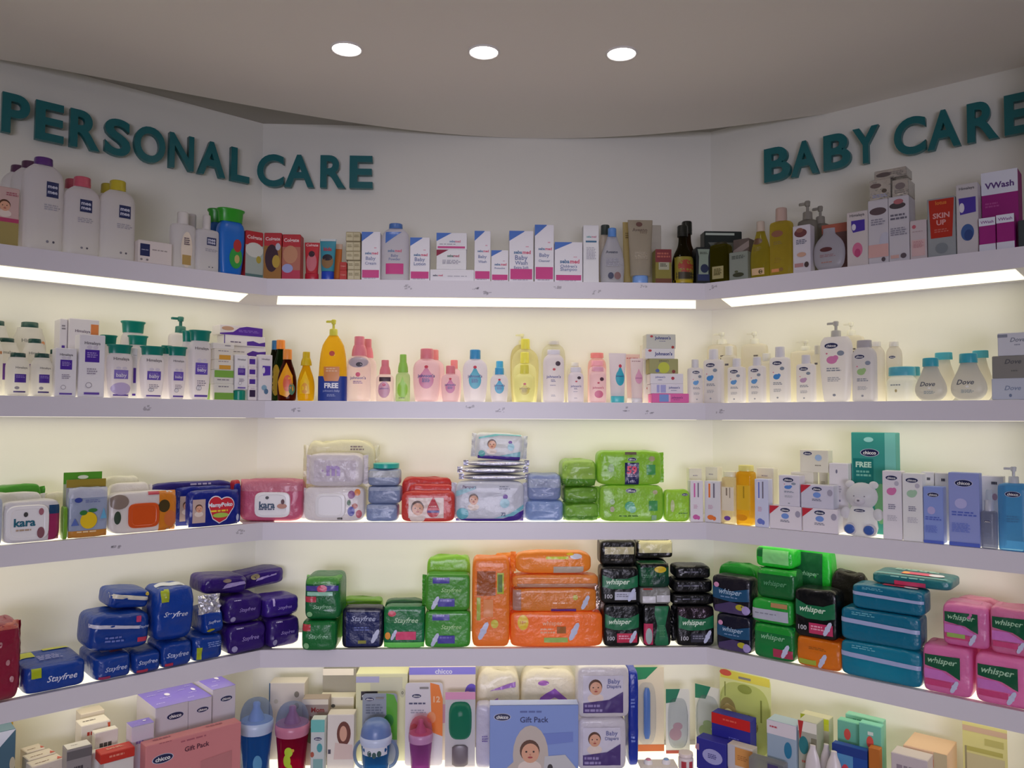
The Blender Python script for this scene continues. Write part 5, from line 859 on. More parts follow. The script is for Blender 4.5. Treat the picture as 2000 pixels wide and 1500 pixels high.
# ================================================================ FOURTH ROW, left wing
S(3, .0)
G = 'heap of blue sanitary pad packs'
blu = 'f:1c48a8'; nv = 'f:10308c'
def st(x=.55, y=.5, w=.6, c='b8c4e8', i=.3): return ('t', x, y, w, 'Stayfree', c, .012, i)
pack('sanitary_pad_packet', -42, 45, 1222, 'large dark red packet with pale flowers at the outer end', 'f:a02848', [('o', .7, .5, .05, .04, 'c08890'), ('o', .8, .28, .05, .04, 'c08890'), ('o', .5, .75, .05, .04, 'c08890'), ('r', 0, .93, 1, 1, 'f:c86058')], 'r', t=.16, d=-.02, wr=.06, g='dark red pad packets')
yl = 'a8b820'
T_ = lambda *a: [('T', x) for x in a]
p1 = pack('sanitary_pad_packet', 50, 172, 1297, 'blue packet with white script and yellow tags lying next to the red one', blu, [st(.6, .45, .5, 'd8def4'), ('r', .1, .6, .26, .95, yl)]+T_(('r', .0, .55, .3, .85, 'c0c838'), ('r', .5, .8, .95, .98, 'c8cc40'), ('l', .5, .5, .4, 4, '8a90d0', .04)), '', t=.19, n=8, m=8, wr=.02, d=.0, g=G)
p2 = pack('sanitary_pad_packet', 188, 262, 1282, 'blue packet with red marks and a pad picture on top, second from the red one', blu, [st(.55, .45, .6), ('r', .1, .08, .4, .2, 'a03060')]+T_(('r', .3, .3, .95, .6, 'd0c8e0'), ('r', .35, .4, .8, .5, 'd04070'), ('r', .5, .2, .85, .3, 'c83060'), st(.4, .8, .6)), '', t=.19, n=7, m=6, wr=.03, d=-.005, g=G)
p3 = pack('sanitary_pad_packet', 262, 318, 1276, 'small blue packet with a red mark wedged low in the heap', blu, [st(.5, .55, .7), ('r', .1, .1, .5, .24, 'b03050')], '', t=.15, n=6, wr=.04, d=-.01, g=G)
p4 = pack('sanitary_pad_packet', 318, 380, 1256, 'blue packet with white script low in the heap, over the lit gap', blu, [st(.5, .5, .7), ('r', .1, .1, .35, .22, 'b03050')], '', t=.15, n=6, wr=.04, d=-.01, g=G)
p5 = pack('sanitary_pad_packet', 378, 440, 1243, 'blue packet with yellow tag low beside the purple packs', blu, [('r', .1, .1, .25, .6, yl), ('l', .7, .7, .5, 3, '7a90d0', .04)], '', t=.15, n=6, wr=.05, d=-.01, g=G)
p8 = pack('sanitary_pad_packet', 303, 400, 1150, 'blue packet with large white script crowning the heap, white band behind', 'f:1c4cb4', [st(.5, .5, .6, 'd0d8f0'), ('r', .1, .75, .3, .98, 'a0b028')]+T_(('r', .1, .4, .9, .55, 'c8ccd8')), '', t=.15, n=4.5, wr=.06, on=p4, d=-.01, ry=3, dz=.003, g=G)
p6 = pack('sanitary_pad_packet', 165, 295, 1206, 'long blue packet with a white band slanting across the heap', blu, [('p', [(0, .66), (.8, .56), (.8, .64), (0, .76)], 'c8c8dc'), st(.88, .6, .2), ('r', .74, .74, .82, .9, 'c04070'), ('r', .78, .2, .95, .32, 'c03858'), ('l', .4, .35, .3, 2, '6a7ac4', .05)], '', t=.15, n=5, wr=.05, on=p2, d=.0, ry=4, dz=.008, g=G)
p7 = pack('sanitary_pad_packet', 216, 300, 1160, 'blue packet with a broad cream band in the upper heap', blu, [('p', [(0, .6), (1, .42), (1, .62), (0, .84)], 'd8d4c4'), ('o', .92, .8, .06, .1, 'd8c040')], '', t=.14, n=5, wr=.05, on=p6, d=.03, ry=6, dz=.009, g=G)
p9 = pack('sanitary_pad_packet', 402, 442, 1192, 'blue packet with pale script beside the purple packs, upper one', 'f:1c4cb4', [st(.5, .5, .6), ('o', .3, .2, .2, .06, 'a8a020')], '', t=.14, n=5, wr=.05, on=p5, d=-.005, ry=-4, g=G)
e, W, H, T, zt = place('silver_foil', 384, 430, 1165, 'crumpled silver foil bit lying on the heap of blue packs', on=p9, d=-.03, t=.02, cat='foil')
mb = MB(); vs = []; fs = []
for i in range(9):
    for j in range(9): vs.append(((i/8-.5)*W, .012*noise.noise(Vector((i*1.3, j*1.1, 3)))*2-.01, j/8*H*1.1))
for i in range(8):
    for j in range(8): a = i*9+j; fs.append((a, a+9, a+10, a+1))
mb.add(vs, fs, 'k:d8d8e0'); o = mb.build('crumpled_sheet', e); o.modifiers.new('thickness', 'SOLIDIFY').thickness = .0012
G = 'stack of purple sanitary pad packs'
pur = 'f:3a1c80'
def ps(): return [('t', .55, .5, .44, 'Stayfree', 'a08cd4', .01, .3), ('o', .16, .22, .07, .1, '9a94c0'), ('l', .3, .88, .2, 1, 'c8c0e8', .03)]
a = pack('sanitary_pad_packet', 447, 524, 1219, 'purple packet, lower one next to the blue heap', pur, ps(), '', t=.13, n=5, wr=.05, seg='L', d=-.015, g=G)
c_ = pack('sanitary_pad_packet', 520, 590, 1208, 'purple packet, lower one next to the green packs', pur, ps(), '', t=.13, n=5, wr=.05, seg='L', d=-.03, g=G)
b = pack('sanitary_pad_packet', 440, 517, 1166, 'purple packet, middle one next to the blue heap', pur, ps(), '', t=.13, n=5, wr=.05, seg='L', on=a, d=-.01, g=G)
d_ = pack('sanitary_pad_packet', 516, 588, 1166, 'purple packet with a painted bright glint, upper one next to the green packs', 'f:46289c', [('t', .55, .45, .4, 'Stayfree', 'a08cd4', .01, .3), ('r', .2, .6, .26, .95, 'c0b0e8')], '', t=.12, n=5, wr=.05, seg='L', on=c_, d=-.02, g=G)  # the glint is a pale lilac stripe painted on the wrapper
pack('sanitary_pad_packet', 398, 486, 1130, 'purple packet with a pale lilac flash, tilted on top of the stack', pur, [('p', [(.4, .3), (.95, .55), (.9, .7), (.5, .6)], 'a898d0'), ('o', .5, .75, .1, .1, '8a7a70')], '', t=.14, n=4.5, wr=.06, seg='L', on=b, d=.02, ry=5, dz=.006, g=G)
pack('sanitary_pad_packet', 468, 560, 1118, 'purple packet with a gold blossom, topmost of the stack', 'f:3e2088', [('o', .35, .72, .1, .16, 'a09478'), ('p', [(.35, .45), (.8, .6), (.8, .7), (.4, .6)], '9a88cc')], '', t=.13, n=5, wr=.06, seg='L', on=d_, d=.02, ry=-4, dz=.005, g=G)
# centre bay
sf = lambda c='c8e0c8', x=.5, y=.5, w=.5: ('t', x, y, w, 'Stayfree', c, .012, .15)
G = 'green sanitary pad packs'
a = pack('sanitary_pad_packet', 586, 656, 1215, 'dark green packet with red corner tag, lower of the bulky pair', 'f:1c8040', [sf('88c098', .5, .5, .56), ('r', 0, .7, .28, .92, 'c04048'), ('o', .16, .2, .08, .1, '8ac08a')], '', t=.14, n=7, d=-.03, wr=.03, seg='C', g=G)
pack('sanitary_pad_packet', 592, 664, 1127, 'dark green packet with purple and pink top, upper of the bulky pair', 'f:1c7c44', [sf('88c098', .5, .3, .5), ('r', 0, .42, .34, .55, 'c04050'), ('r', .05, .68, .95, .8, '50489c'), ('o', .5, .73, .14, .09, 'd04068'), ('r', .08, .57, .8, .66, 'a0d8c0'), ('r', 0, .84, 1, 1, 'f:5cb050'), ('o', .16, .14, .08, .06, '8ac08a')], '', t=.14, n=7, d=-.02, wr=.03, seg='C', on=a, g=G)
pack('sanitary_pad_packet', 663, 748, 1187, 'navy packet with dark border, white script and a pad picture', 'f:101434', [('r', .1, .05, .92, .9, 'f:14246c'), sf('a8b0d0', .52, .72, .6), ('l', .5, .5, .4, 2, '5a68b0', .03), ('pad', .82, .3, .16), ('r', .4, .12, .6, .2, '8a8a30')], '', t=.06, n=9, m=9, wr=.015, d=.008)
pack('sanitary_pad_packet', 664, 745, 1170, 'lime green packet behind the navy one', 'f:8cc440', [('r', 0, .9, 1, .95, '6aa030')], '', t=.05, n=9, m=9, d=.08, g=G)
pack('sanitary_pad_packet', 747, 829, 1185, 'green packet with pink strip and orange flower, beside the navy one', 'f:0e8a50', [('r', 0, .62, 1, 1, 'f:208848'), ('o', .2, .84, .1, .07, 'd04058'), sf('b8dcb8', .55, .66, .6), ('r', .3, .2, .8, .4, 'd83068'), ('o', .1, .3, .07, .09, 'f0a040'), ('pad', .25, .32, .12), ('r', 0, 0, 1, .14, '70d860')], '', t=.06, n=9, m=9, wr=.015, d=.008, g=G)
pack('sanitary_pad_packet', 750, 826, 1173, 'dark green packet behind the pink strip one', 'f:3a7a4c', [], '', t=.05, n=9, m=9, d=.08, g=G)
gg = [('r', .16, .76, .54, .92, '34289c'), ('l', .35, .87, .2, 1, '9088d0', .05), sf('a8d890', .58, .56, .46), ('r', .28, .12, .66, .34, '34289c'), ('pad', .22, .22, .14), ('l', .48, .26, .3, 1, '7068c0', .05)]
a = pack('sanitary_pad_packet', 829, 919, 1194, 'bright green packet with blue strips, lower of the neat pair', 'f:4cac3c', gg, '', t=.06, n=9, m=9, wr=.02, d=.008, g=G)
pack('sanitary_pad_packet', 825, 918, 1122, 'bright green packet with blue strips, upper of the neat pair', 'f:58b03c', gg, 'l', t=.06, n=9, m=9, wr=.02, on=a, d=.008, g=G)
pack('sanitary_pad_packet', 832, 918, 1109, 'lime packet standing behind the neat pair', 'f:98d448', [], '', t=.05, n=9, m=9, d=.08, h=.27, g=G)
G = 'orange sanitary pad packs'
org = 'f:ff9838'
pack('sanitary_pad_packet', 921, 996, 1090, 'tall upright orange packet with a lime side label', org, [('r', .12, .58, .62, .86, 'f:b06018'), ('r', .66, .6, .84, .84, 'b0c020'), ('r', .68, .62, .8, .82, '5a7818'), ('r', .12, .3, .22, .56, 'a8b840'), ('r', .3, .34, .56, .54, 'e89050'), ('pad', .3, .18, .22), ('o', .6, .26, .1, .05, 'd8c840')], '', t=.07, n=10, m=8, wr=.02, d=.01, g=G)
pack('sanitary_pad_packet', 965, 1004, 1082, 'orange packet standing behind the upright one', 'f:f09a3c', [], '', t=.05, n=9, m=8, d=.075, g=G)
a = pack('sanitary_pad_packet', 994, 1178, 1196, 'long orange packet with yellow seal and pad picture, bottom of the pile', 'f:ff8c38', [('o', .13, .72, .06, .22, 'f0cc30'), ('t', .13, .72, .06, '18+', 'd06820', .02), ('t', .45, .68, .22, 'whisper', 'f4b890', .02), ('r', .5, .4, .6, .6, 'a06018'), ('r', .36, .14, .62, .28, 'a0c060'), ('pad', .69, .45, .09), ('l', .4, .5, .16, 2, 'f4b890', .05)], '', t=.07, n=9, m=9, wr=.02, d=.006, g=G)
b = pack('sanitary_pad_packet', 1000, 1166, 1150, 'orange packet with violet stripe and wrinkled wrap, second in the pile', 'f:f49838', [('r', .0, .05, .1, .95, 'f:c89888'), ('r', .46, .0, .76, .12, '6a3088'), ('o', .75, .62, .03, .12, 'c0b830'), ('pad', .87, .4, .08), ('l', .58, .35, .2, 1, 'f0b080', .06)], '', t=.07, n=9, m=9, wr=.04, on=a, d=.008, g=G)
b = pack('sanitary_pad_packet', 1000, 1170, 1123, 'thin orange packet lying with a grey stripe, third in the pile', 'f:ffa650', [('r', .05, .05, .98, .35, 'c89880')], '', t=.09, n=5, m=7, wr=.03, on=b, d=.01, g=G)
pack('sanitary_pad_packet', 1006, 1156, 1078, 'orange packet with lime stripe and silver label, topmost in the pile', 'f:ffa63c', [('r', .5, .05, .9, .35, 'c8b8a8'), ('r', .4, .68, .7, .8, 'd8e040'), ('o', .8, .8, .08, .12, 'dcdce8'), ('o', .72, .9, .05, .06, 'f0c818')], 'l', t=.09, n=4, m=6, wr=.04, on=b, d=.012, g=G)
# black and green packs
G = 'black and green sanitary pad packs'
blk = 'f:0c0e14'
def wsp(ac='c8cce0', num='100', ac2=None, band='187048'):
    return [('p', [(.04, .78), (.3, .68), (.7, .68), (.97, .78), (.97, .46), (.7, .4), (.3, .4), (.04, .46)], band), ('t', .45, .58, .62, 'whisper', 'd8ecd8', .02, .2), ('t', .2, .2, .2, num, 'c8c8d0', .02), ('r', .36, .1, .92, .32, ac), ('l', .56, .24, .3, 2, 'f0a8c0' if ac2 else '8a8ca0', .03), ('pad', .8, .24, .16)]
a = pack('sanitary_pad_packet', 1177, 1251, 1180, 'black packet with green band and crimson panel reading 100, lowest beside the orange pile', blk, wsp('c82850', '100', 1), '', t=.08, n=9, m=9, wr=.015, d=.004, g=G)
c_ = pack('sanitary_pad_packet', 1173, 1249, 1107, 'black packet with green band and white panel, on the crimson panel one', blk, wsp(), '', t=.08, n=9, m=9, wr=.015, on=a, d=.004, g=G)
pack('sanitary_pad_packet', 1172, 1243, 1056, 'black packet with a cream strip under the shelf above', 'f:1c1a18', [('r', .12, .45, .95, .75, 'f:f0e8b8'), ('l', .5, .2, .4, 1, '6a6458', .06)], '', t=.08, n=8, m=9, wr=.04, on=c_, d=.02, g=G)
b = pack('sanitary_pad_packet', 1256, 1312, 1182, 'black packet standing on its side with sideways crimson and green panels', blk, [('p', [(.42, .98), (.4, .8), (.5, .5), (.4, .1), (.45, .02), (.9, .02), (.88, .2), (.78, .5), (.92, .98)], '187048'), ('r', .02, .04, .34, .56, 'c02858'), ('o', .2, .25, .12, .2, 'a8b8b8'), ('l', .66, .5, .2, 8, '5aa070', .02)], '', t=.07, n=9, m=9, wr=.02, d=.006, g=G)
b = pack('sanitary_pad_packet', 1250, 1311, 1148, 'grey packet with white strips and a red dash, on the sideways one', 'f:a0a09c', [('r', .08, .1, .5, .5, 'd8d8e0'), ('r', .54, .15, .98, .55, 'd0d0d8'), ('r', .1, .88, .4, .96, 'a03030')], '', t=.07, n=8, m=9, wr=.04, on=b, d=.01, g=G)
b = pack('sanitary_pad_packet', 1248, 1308, 1101, 'green packet with a yellow oval sticker', 'f:14603c', [('r', 0, .85, 1, 1, blk), ('o', .7, .76, .2, .14, 'd8b818'), ('l', .3, .5, .3, 2, '4a8a60', .04), ('r', .45, 0, 1, .45, 'f:104838')], '', t=.07, n=9, m=9, wr=.02, on=b, d=.012, g=G)
b = pack('sanitary_pad_packet', 1176, 1308, 1085, 'long flat black packet behind, under the strips with cream bands', blk, [], '', t=.06, n=7, m=9, wr=.03, d=.1, h=.262, g=G)
pack('sanitary_pad_packet', 1243, 1315, 1056, 'black packet with a broad cream patch under the shelf above', 'f:1c1a18', [('r', .06, .3, .98, 1, 'f:f0e8b8')], '', t=.07, n=8, m=9, wr=.04, on=b, d=.08, g=G)
pack('tissue_strip_packet', 1158, 1176, 1118, 'thin crumpled silver packet between orange and black packs', 'k:b8a89c', [], '', t=.03, d=.02, h=.2, wr=.1, n=4)
a = pack('sanitary_pad_packet', 1322, 1397, 1184, 'black packet with green band and white numerals, at the corner', blk, [('r', .02, .72, .98, .98, 'k:3a3038'), ]+wsp('303040', '100'), 'l', t=.08, n=9, m=9, wr=.02, d=.006, seg='C', g=G)
for i, y in enumerate((1160, 1132, 1106)):
    a = pack('sanitary_pad_packet', 1313+3*i, 1398-4*i, y, f'flat black packet, {["lowest", "middle", "top"][i]} of three lying at the corner', blk, [('l', .45, .5, .7, 1, '5a5a6c', .12)], '', t=.1, n=5, m=7, wr=.03, on=a, d=.01, seg='C', g=G)
# right wing
def wnv(): return [('p', [(.02, .72), (.5, .62), (.98, .74), (.98, .4), (.5, .34), (.02, .4)], '1c5078'), ('t', .5, .58, .6, 'whisper', 'a8c0d8', .015, .2), ('l', .5, .44, .5, 1, '7a98c0', .03), ('o', .14, .76, .07, .07, 'd898c0'), ('p', [(.05, .02), (.9, .02), (.9, .28), (.5, .34), (.1, .2)], '4a3c68'), ('o', .76, .22, .12, .08, 'b8b030'), ('o', .9, .16, .1, .12, 'a898d0')]
a = pack('sanitary_pad_packet', 1398, 1466, 1202, 'dark blue and violet packet, lower of two at the corner', 'f:1c1c34', wnv(), '', t=.07, n=9, m=9, wr=.02, d=.006, seg='R', g='dark blue pad packs')
pack('sanitary_pad_packet', 1389, 1465, 1127, 'dark blue and violet packet, upper of two at the corner', 'f:201e2c', wnv(), '', t=.07, n=9, m=9, wr=.03, d=.008, seg='R', on=a, g='dark blue pad packs')
G = 'bright green sanitary pad packs'
pack('sanitary_pad_packet', 1402, 1478, 1104, 'plain bright green packet behind the dark blue ones', 'f:30b040', [], '', t=.06, n=8, m=9, d=.1, wr=.04, g=G)
a = pack('sanitary_pad_packet', 1471, 1550, 1222, 'green packet with red pad panel, bottom one beside the orange packet', 'f:208c48', [('r', 0, .78, 1, 1, 'f:28b040'), ('t', .5, .64, .6, 'whisper', '8ac49a', .02, .2), ('r', .5, .1, .98, .34, 'b03858'), ('pad', .8, .3, .16)], '', t=.08, n=8, m=9, wr=.03, d=.004, g=G)
b = pack('sanitary_pad_packet', 1462, 1546, 1172, 'green packet with a broad silver panel, second one', 'f:34c048', [('r', .02, .16, .92, .6, 'b8bccc'), ('r', .5, .72, .9, .9, 'b88a60'), ('l', .4, .4, .6, 1, '8a8c9c', .04)], '', t=.09, n=6, m=8, wr=.03, d=.006, on=a, g=G)
b = pack('sanitary_pad_packet', 1476, 1552, 1112, 'dark green packet with a faint script, third one', 'f:247c40', [('r', 0, .82, 1, 1, 'f:30c840'), ('t', .5, .5, .6, 'whisper', '5a9c70', .02, .2)], '', t=.08, n=6, m=8, wr=.04, d=.02, on=b, g=G)
pack('sanitary_pad_packet', 1474, 1548, 1070, 'bright green packet with white panel under the upper shelf', 'f:30dc44', [('r', .2, .2, .9, .9, '90e890'), ('r', .05, .5, .2, .95, '1c7038')], '', t=.08, n=6, m=8, wr=.05, d=.03, on=b, g=G)
pack('sanitary_pad_packet', 1546, 1624, 1078, 'bright green packet with dark green and crimson panel, highest at the back', 'f:34d848', [('r', .1, .55, .8, .95, '1c6038'), ('t', .45, .75, .5, 'whisper', '90c8a0', .02, .2), ('r', .3, .15, .8, .4, 'd0486c'), ('pad', .6, .3, .14)], '', t=.07, n=6, m=8, wr=.05, d=.09, h=.33, g=G)
a = pack('sanitary_pad_packet', 1554, 1640, 1250, 'crinkled orange packet with lime strip under a black one', 'f:e88420', [('r', .05, .08, .45, .26, 'a8b840'), ('pad', .6, .28, .16), ('l', .5, .7, .4, 2, 'b06818', .03)], '', t=.07, n=8, m=9, wr=.07, d=.004)
b = pack('sanitary_pad_packet', 1548, 1634, 1152, 'black packet with green band and crimson panel, on the crinkled orange one', blk, wsp('c83868', '100', 1), '', t=.08, n=8, m=9, wr=.03, d=.004, on=a, g='black and green sanitary pad packs')
pack('sanitary_pad_packet', 1604, 1690, 1130, 'crumpled black packet half hidden behind the teal stack', 'f:2c2a24', [], '', t=.06, n=6, m=8, wr=.1, d=.1, h=.27, g='black and green sanitary pad packs')
G = 'stack of long teal pad packs'
tl = 'f:1280a4'
def tb(): return [('p', [(0, .56), (1, .5), (1, .62), (0, .7)], 'a8b4dc'), ('l', .3, .88, .3, 2, '6ab4c8', .03)]
a = pack('sanitary_pad_packet', 1640, 1798, 1262, 'long teal packet with a pale band, lowest of the teal stack', 'f:148aac', tb(), '', t=.11, n=9, m=10, wr=.02, d=.004, g=G)
b = pack('sanitary_pad_packet', 1640, 1796, 1196, 'long teal packet with a pale band, middle of the teal stack', tl, tb(), '', t=.11, n=9, m=10, wr=.02, d=.004, on=a, g=G)
c_ = pack('sanitary_pad_packet', 1662, 1804, 1148, 'long teal packet with a pale band and pink printed top, third of the teal stack', tl, tb()+T_(('r', .4, .3, .9, .6, 'c84868'), ('o', .8, .4, .1, .14, 'd0d0e8')), '', t=.13, n=8, m=9, wr=.02, d=.01, on=b, g=G)
pack('sanitary_pad_packet', 1700, 1856, 1126, 'dark teal packet with pink and orange printed panel, topmost of the teal stack', 'f:28808c', [('r', .3, .1, .7, .5, 'c84068'), ('l', .5, .8, .5, 1, '8ac0c0', .08)]+T_(('r', .35, .2, .85, .5, 'd03868'), ('o', .8, .35, .1, .16, 'd8d8ec'), ('o', .4, .35, .05, .12, 'e8a040'), ('l', .5, .75, .6, 2, '9ccac4', .06), ('r', .03, .04, .97, .08, '4aa0a8')), '', t=.13, n=6, m=9, wr=.02, d=.05, on=c_, g=G)
G = 'pink sanitary pad packs'
pk = 'f:ee88c6'
def pw(): return [('p', [(.05, .8), (.78, .82), (.78, .36), (.5, .5), (.05, .56)], '14583c'), ('t', .42, .68, .6, 'whisper', 'a8d0b0', .02, .2), ('p', [(.04, .5), (.4, .5), (.75, .32), (.75, .3), (.04, .3)], 'd078c8'), ('r', .06, .16, .6, .28, 'd04880'), ('pad', .66, .2, .14)]
a = pack('sanitary_pad_packet', 1799, 1896, 1264, 'pink packet with green panel, lower one next to the teal stack', pk, pw(), '', t=.11, n=8, m=8, wr=.03, d=.0, g=G)
a2 = pack('sanitary_pad_packet', 1901, 2012, 1284, 'pink packet with green panel, lower one at the shelf end', pk, pw(), '', t=.11, n=8, m=8, wr=.03, d=.0, g=G)
pack('sanitary_pad_packet', 1838, 1930, 1182, 'pink packet with green panel and lime strip, upper one next to the teal stack', pk, pw()+[('r', .1, .2, .5, .3, '9cb860')], '', t=.1, n=8, m=8, wr=.04, d=.02, on=a, g=G)
pack('sanitary_pad_packet', 1928, 2024, 1190, 'pink packet with green panel, upper one at the shelf end', 'f:e888b8', pw(), '', t=.1, n=8, m=8, wr=.04, d=.02, on=a2, g=G)
pack('sanitary_pad_packet', 1860, 1960, 1170, 'pale pink packet peeping out behind the upper pink packs', 'f:f0a0c4', [], '', t=.06, n=6, m=8, wr=.05, d=.14, g=G)
# ================================================================ BOTTOM ROW, left wing
S(4, .02)
G = 'nipple and soother cartons'
carton('baby_carton', -26, 30, 1430, 'blue grey carton with a white slanted top at the outer end', '4a6c84', [('p', [(0, 1), (1, 1), (.4, .86), (0, .84)], 'd8dcf0'), ('o', .9, .7, .1, .06, 'c0b8a0'), ('l', .4, .6, .5, 4, '6a8ca4', .02)], t=.1, d=.06)
carton('baby_carton', -30, 24, 1413, 'yellow topped carton behind the blue grey one', 'c8a030', [], t=.05, d=.19)
for i, (x0, x1, y, d, lb) in enumerate(((48, 86, 1466, .15, 'low cream carton with a red corner, rear one of three'), (52, 108, 1478, .1, 'low cream carton with a red corner, middle one of three'), (60, 124, 1490, .05, 'low cream carton with a dark mark, front one of three'))):
    carton('nipple_carton', x0, x1, y, lb, 'e8dcd0', [('l', .4, .9, .5, 1, '8a6a60', .02)]+T_(('tri', .8, .1, 1, .1, .9, .5, 'c84c3c'), ('l', .4, .3, .5, 1, '9a7a6c', .08)), t=.045, d=d, g='low cream cartons', yaw=8)
carton('nipple_carton', 157, 214, 1413, 'tall white carton with red lettering, front of the upright pair', 'ece4dc', [('l', .5, .88, .6, 1, 'b83a30', .04), ('tri', .9, .98, 1, .98, 1, .8, 'c85030'), ('r', .06, .5, .12, .6, '3a3030')]+T_(('l', .4, .5, .5, 1, '5a4c48', .08)), t=.06, d=.09, g=G)
carton('nipple_carton', 155, 202, 1391, 'tall cream carton behind the red lettered one', 'e4d8c8', [('l', .5, .9, .6, 1, '9a8878', .02)], t=.05, d=.165, g=G)
carton('nipple_carton', 184, 230, 1428, 'white carton with a black mark in front of the red lettered one', 'eae4de', [('l', .5, .82, .6, 1, '4a4444', .05), ('r', .3, .72, .5, .77, '2a2424')], t=.03, d=.05, g=G)
carton('nipple_carton', 176, 240, 1447, 'low white carton with a rounded top beside the red lidded one', 'e6e2e0', [('l', .4, .9, .4, 1, '7a7270', .04)], t=.05, d=.02, h=.19, g=G)
carton('nipple_carton', 130, 193, 1459, 'grey carton with a white top and small dark dots', '9c9698', [('o', .84, .7, .05, .04, '3a3440'), ('l', .5, .75, .4, 1, '4a444c', .04), ('r', .0, .88, 1, .98, '6a666a')]+T_(('r', .03, .05, .97, .95, 'd8d4d2'), ('l', .4, .5, .3, 1, '8a8684', .1)), t=.07, d=.0, g=G)
a = carton('nipple_carton', 203, 262, 1484, 'white carton directly under the red carton', 'e8e4e0', [('o', .3, .8, .1, .1, 'b03848')], t=.07, d=-.03, g=G)
carton('nipple_carton', 199, 266, 1466, 'glossy red carton with pale script lying on a white one', 'd03428', [('l', .5, .5, .5, 1, 'e8907c', .2)]+T_(('l', .5, .6, .5, 2, 'f0a890', .08)), t=.08, d=-.033, on=a)
lav = '7a68d0'
def traytop(): return T_(('r', .0, .0, 1, 1, lav), ('l', .3, .2, .3, 1, 'b8b0f0', .03), ('l', .6, .45, .4, 1, 'b8b0f0', .03), ('l', .3, .7, .3, 1, 'b0a8ec', .03), ('l', .7, .85, .3, 1, 'b0a8ec', .03), ('o', .7, .6, .08, .08, 'e8e4fc'))
carton('feeding_set_carton', 228, 300, 1420, 'low lilac topped carton nearest the red carton', 'dcd4e4', traytop()+[('l', .4, .8, .4, 1, '8a70b0', .03)], t=.17, d=.0, g='lilac topped cartons')
for x0, x1, y, d, lb in ((301, 366, 1378, .03, 'lilac topped carton with side logo, first in the higher row'), (366, 412, 1366, .03, 'lilac topped carton with a white hang slot, second in the higher row'), (412, 458, 1344, .04, 'lilac topped carton, third in the higher row beside the blue cup')):
    carton('feeding_set_carton', x0, x1, y, lb, 'd8d2dc', traytop()+[('logo', .6, .88, .5)], t=.16, d=d, g='lilac topped cartons')
gb = [('logo', .17, .78, .2), ('t', .52, .82, .26, 'Gift Pack', '5a2c40', .02), ('l', .5, .93, .3, 1, 'b06070', .02), ('p', [(.56, .6), (.9, .63), (.9, .36), (.56, .34)], 'c07c80'), ('o', .42, .3, .12, .26, 'd8b8a8'), ('baby', .42, .3, .07), ('l', .2, .99, .14, 1, '9a4c5c', .008)]
carton('gift_pack_carton', 284, 470, 1412, 'large pink gift pack carton with a baby picture', 'dc8c90', gb+T_(('l', .2, .5, .2, 1, 'a85a68', .2), ('l', .75, .5, .2, 1, 'b06870', .2)), t=.045, d=-.055, h=.2)
# cups and bottles
def cup(x0, x1, yt, lab, body, lid, h=None, handles=False, art=None, d=.0, dome='h:c8d4ec', name='sippy_cup'):
    e, W, H, T, zt = place(name, x0, x1, yt, lab, t=None, tf=.72 if handles else 1, d=d, mind=1, seg='C' if x0 > 460 else 'L', cat='cup')
    bw_ = W*(.5 if not handles else .36); hb_ = H*.58
    mb = MB(); R = [(0, bw_*.72, bw_*.72), (.004, bw_*.76, bw_*.76), (hb_*.5, bw_*.82, bw_*.82), (hb_*.85, bw_*.9, bw_*.9), (hb_, bw_*.92, bw_*.92)]
    loft(mb, R, 32, 2, body)
    if art:
        def fn(u, v, ep):
            x = (u-.5)*bw_*1.5; r = bw_*.86; z = v*hb_; r = bw_*(.76+.15*v); x = max(-r*.98, min(r*.98, x)); return (x, -math.sqrt(max(0, r*r-x*x))-ep*2, z)
        decals(mb, art, bw_*1.5, hb_, fn, .012, .0006)
    mb.build('cup_body', e)
    mb = MB(); loft(mb, [(hb_-.002, bw_*.96, bw_*.96), (hb_+H*.07, bw_*1.0, bw_*1.0), (hb_+H*.13, bw_*.98, bw_*.98), (hb_+H*.15, bw_*.86, bw_*.86)], 32, 2, lid); mb.build('screw_collar', e)
    mb = MB(); loft(mb, [(hb_+H*.145, bw_*.5, bw_*.5), (hb_+H*.2, bw_*.42, bw_*.42), (hb_+H*.3, bw_*.2, bw_*.16), (hb_+H*.36, bw_*.22, bw_*.14), (hb_+H*.38, bw_*.14, bw_*.1)], 24, 2, lid); mb.build('spout', e)
    mb = MB(); R = [(hb_+H*.14, bw_*.95, bw_*.95)]+[(hb_+H*(.14+.28*math.sin(a)), bw_*.95*math.cos(a)**.6, bw_*.95*math.cos(a)**.6) for a in (.3, .6, .9, 1.15, 1.35, 1.5)]; loft(mb, R, 32, 2, dome, capb=False); mb.build('clear_dome', e)
    if handles:
        for s in (-1, 1):
            mb = MB(); vs = []; fs = []; n1, n2 = 20, 8
            for i in range(n1+1):
                a = -math.pi/2+math.pi*i/n1; cx = s*(bw_*.8+math.cos(a)*W*.19); cz = hb_*.62+math.sin(a)*hb_*.42
                for j in range(n2): b = 2*math.pi*j/n2; vs.append((cx+.005*math.cos(b)*math.cos(a)*s, .006*math.sin(b), cz+.005*math.cos(b)*math.sin(a)))
            for i in range(n1):
                for j in range(n2): q = (j+1) % n2; fs.append((i*n2+j, i*n2+q, (i+1)*n2+q, (i+1)*n2+j))
            mb.add(vs, fs, 'g:b8c8e4', True); mb.build('handle', e)
    return e
cup(466, 533, 1364, 'blue sippy cup with a pale blue lid and card collar', 'g:4a90d8', 'p:b8cbe8', art=[('o', .7, .35, .16, .2, '5a9ac8')], d=-.035)
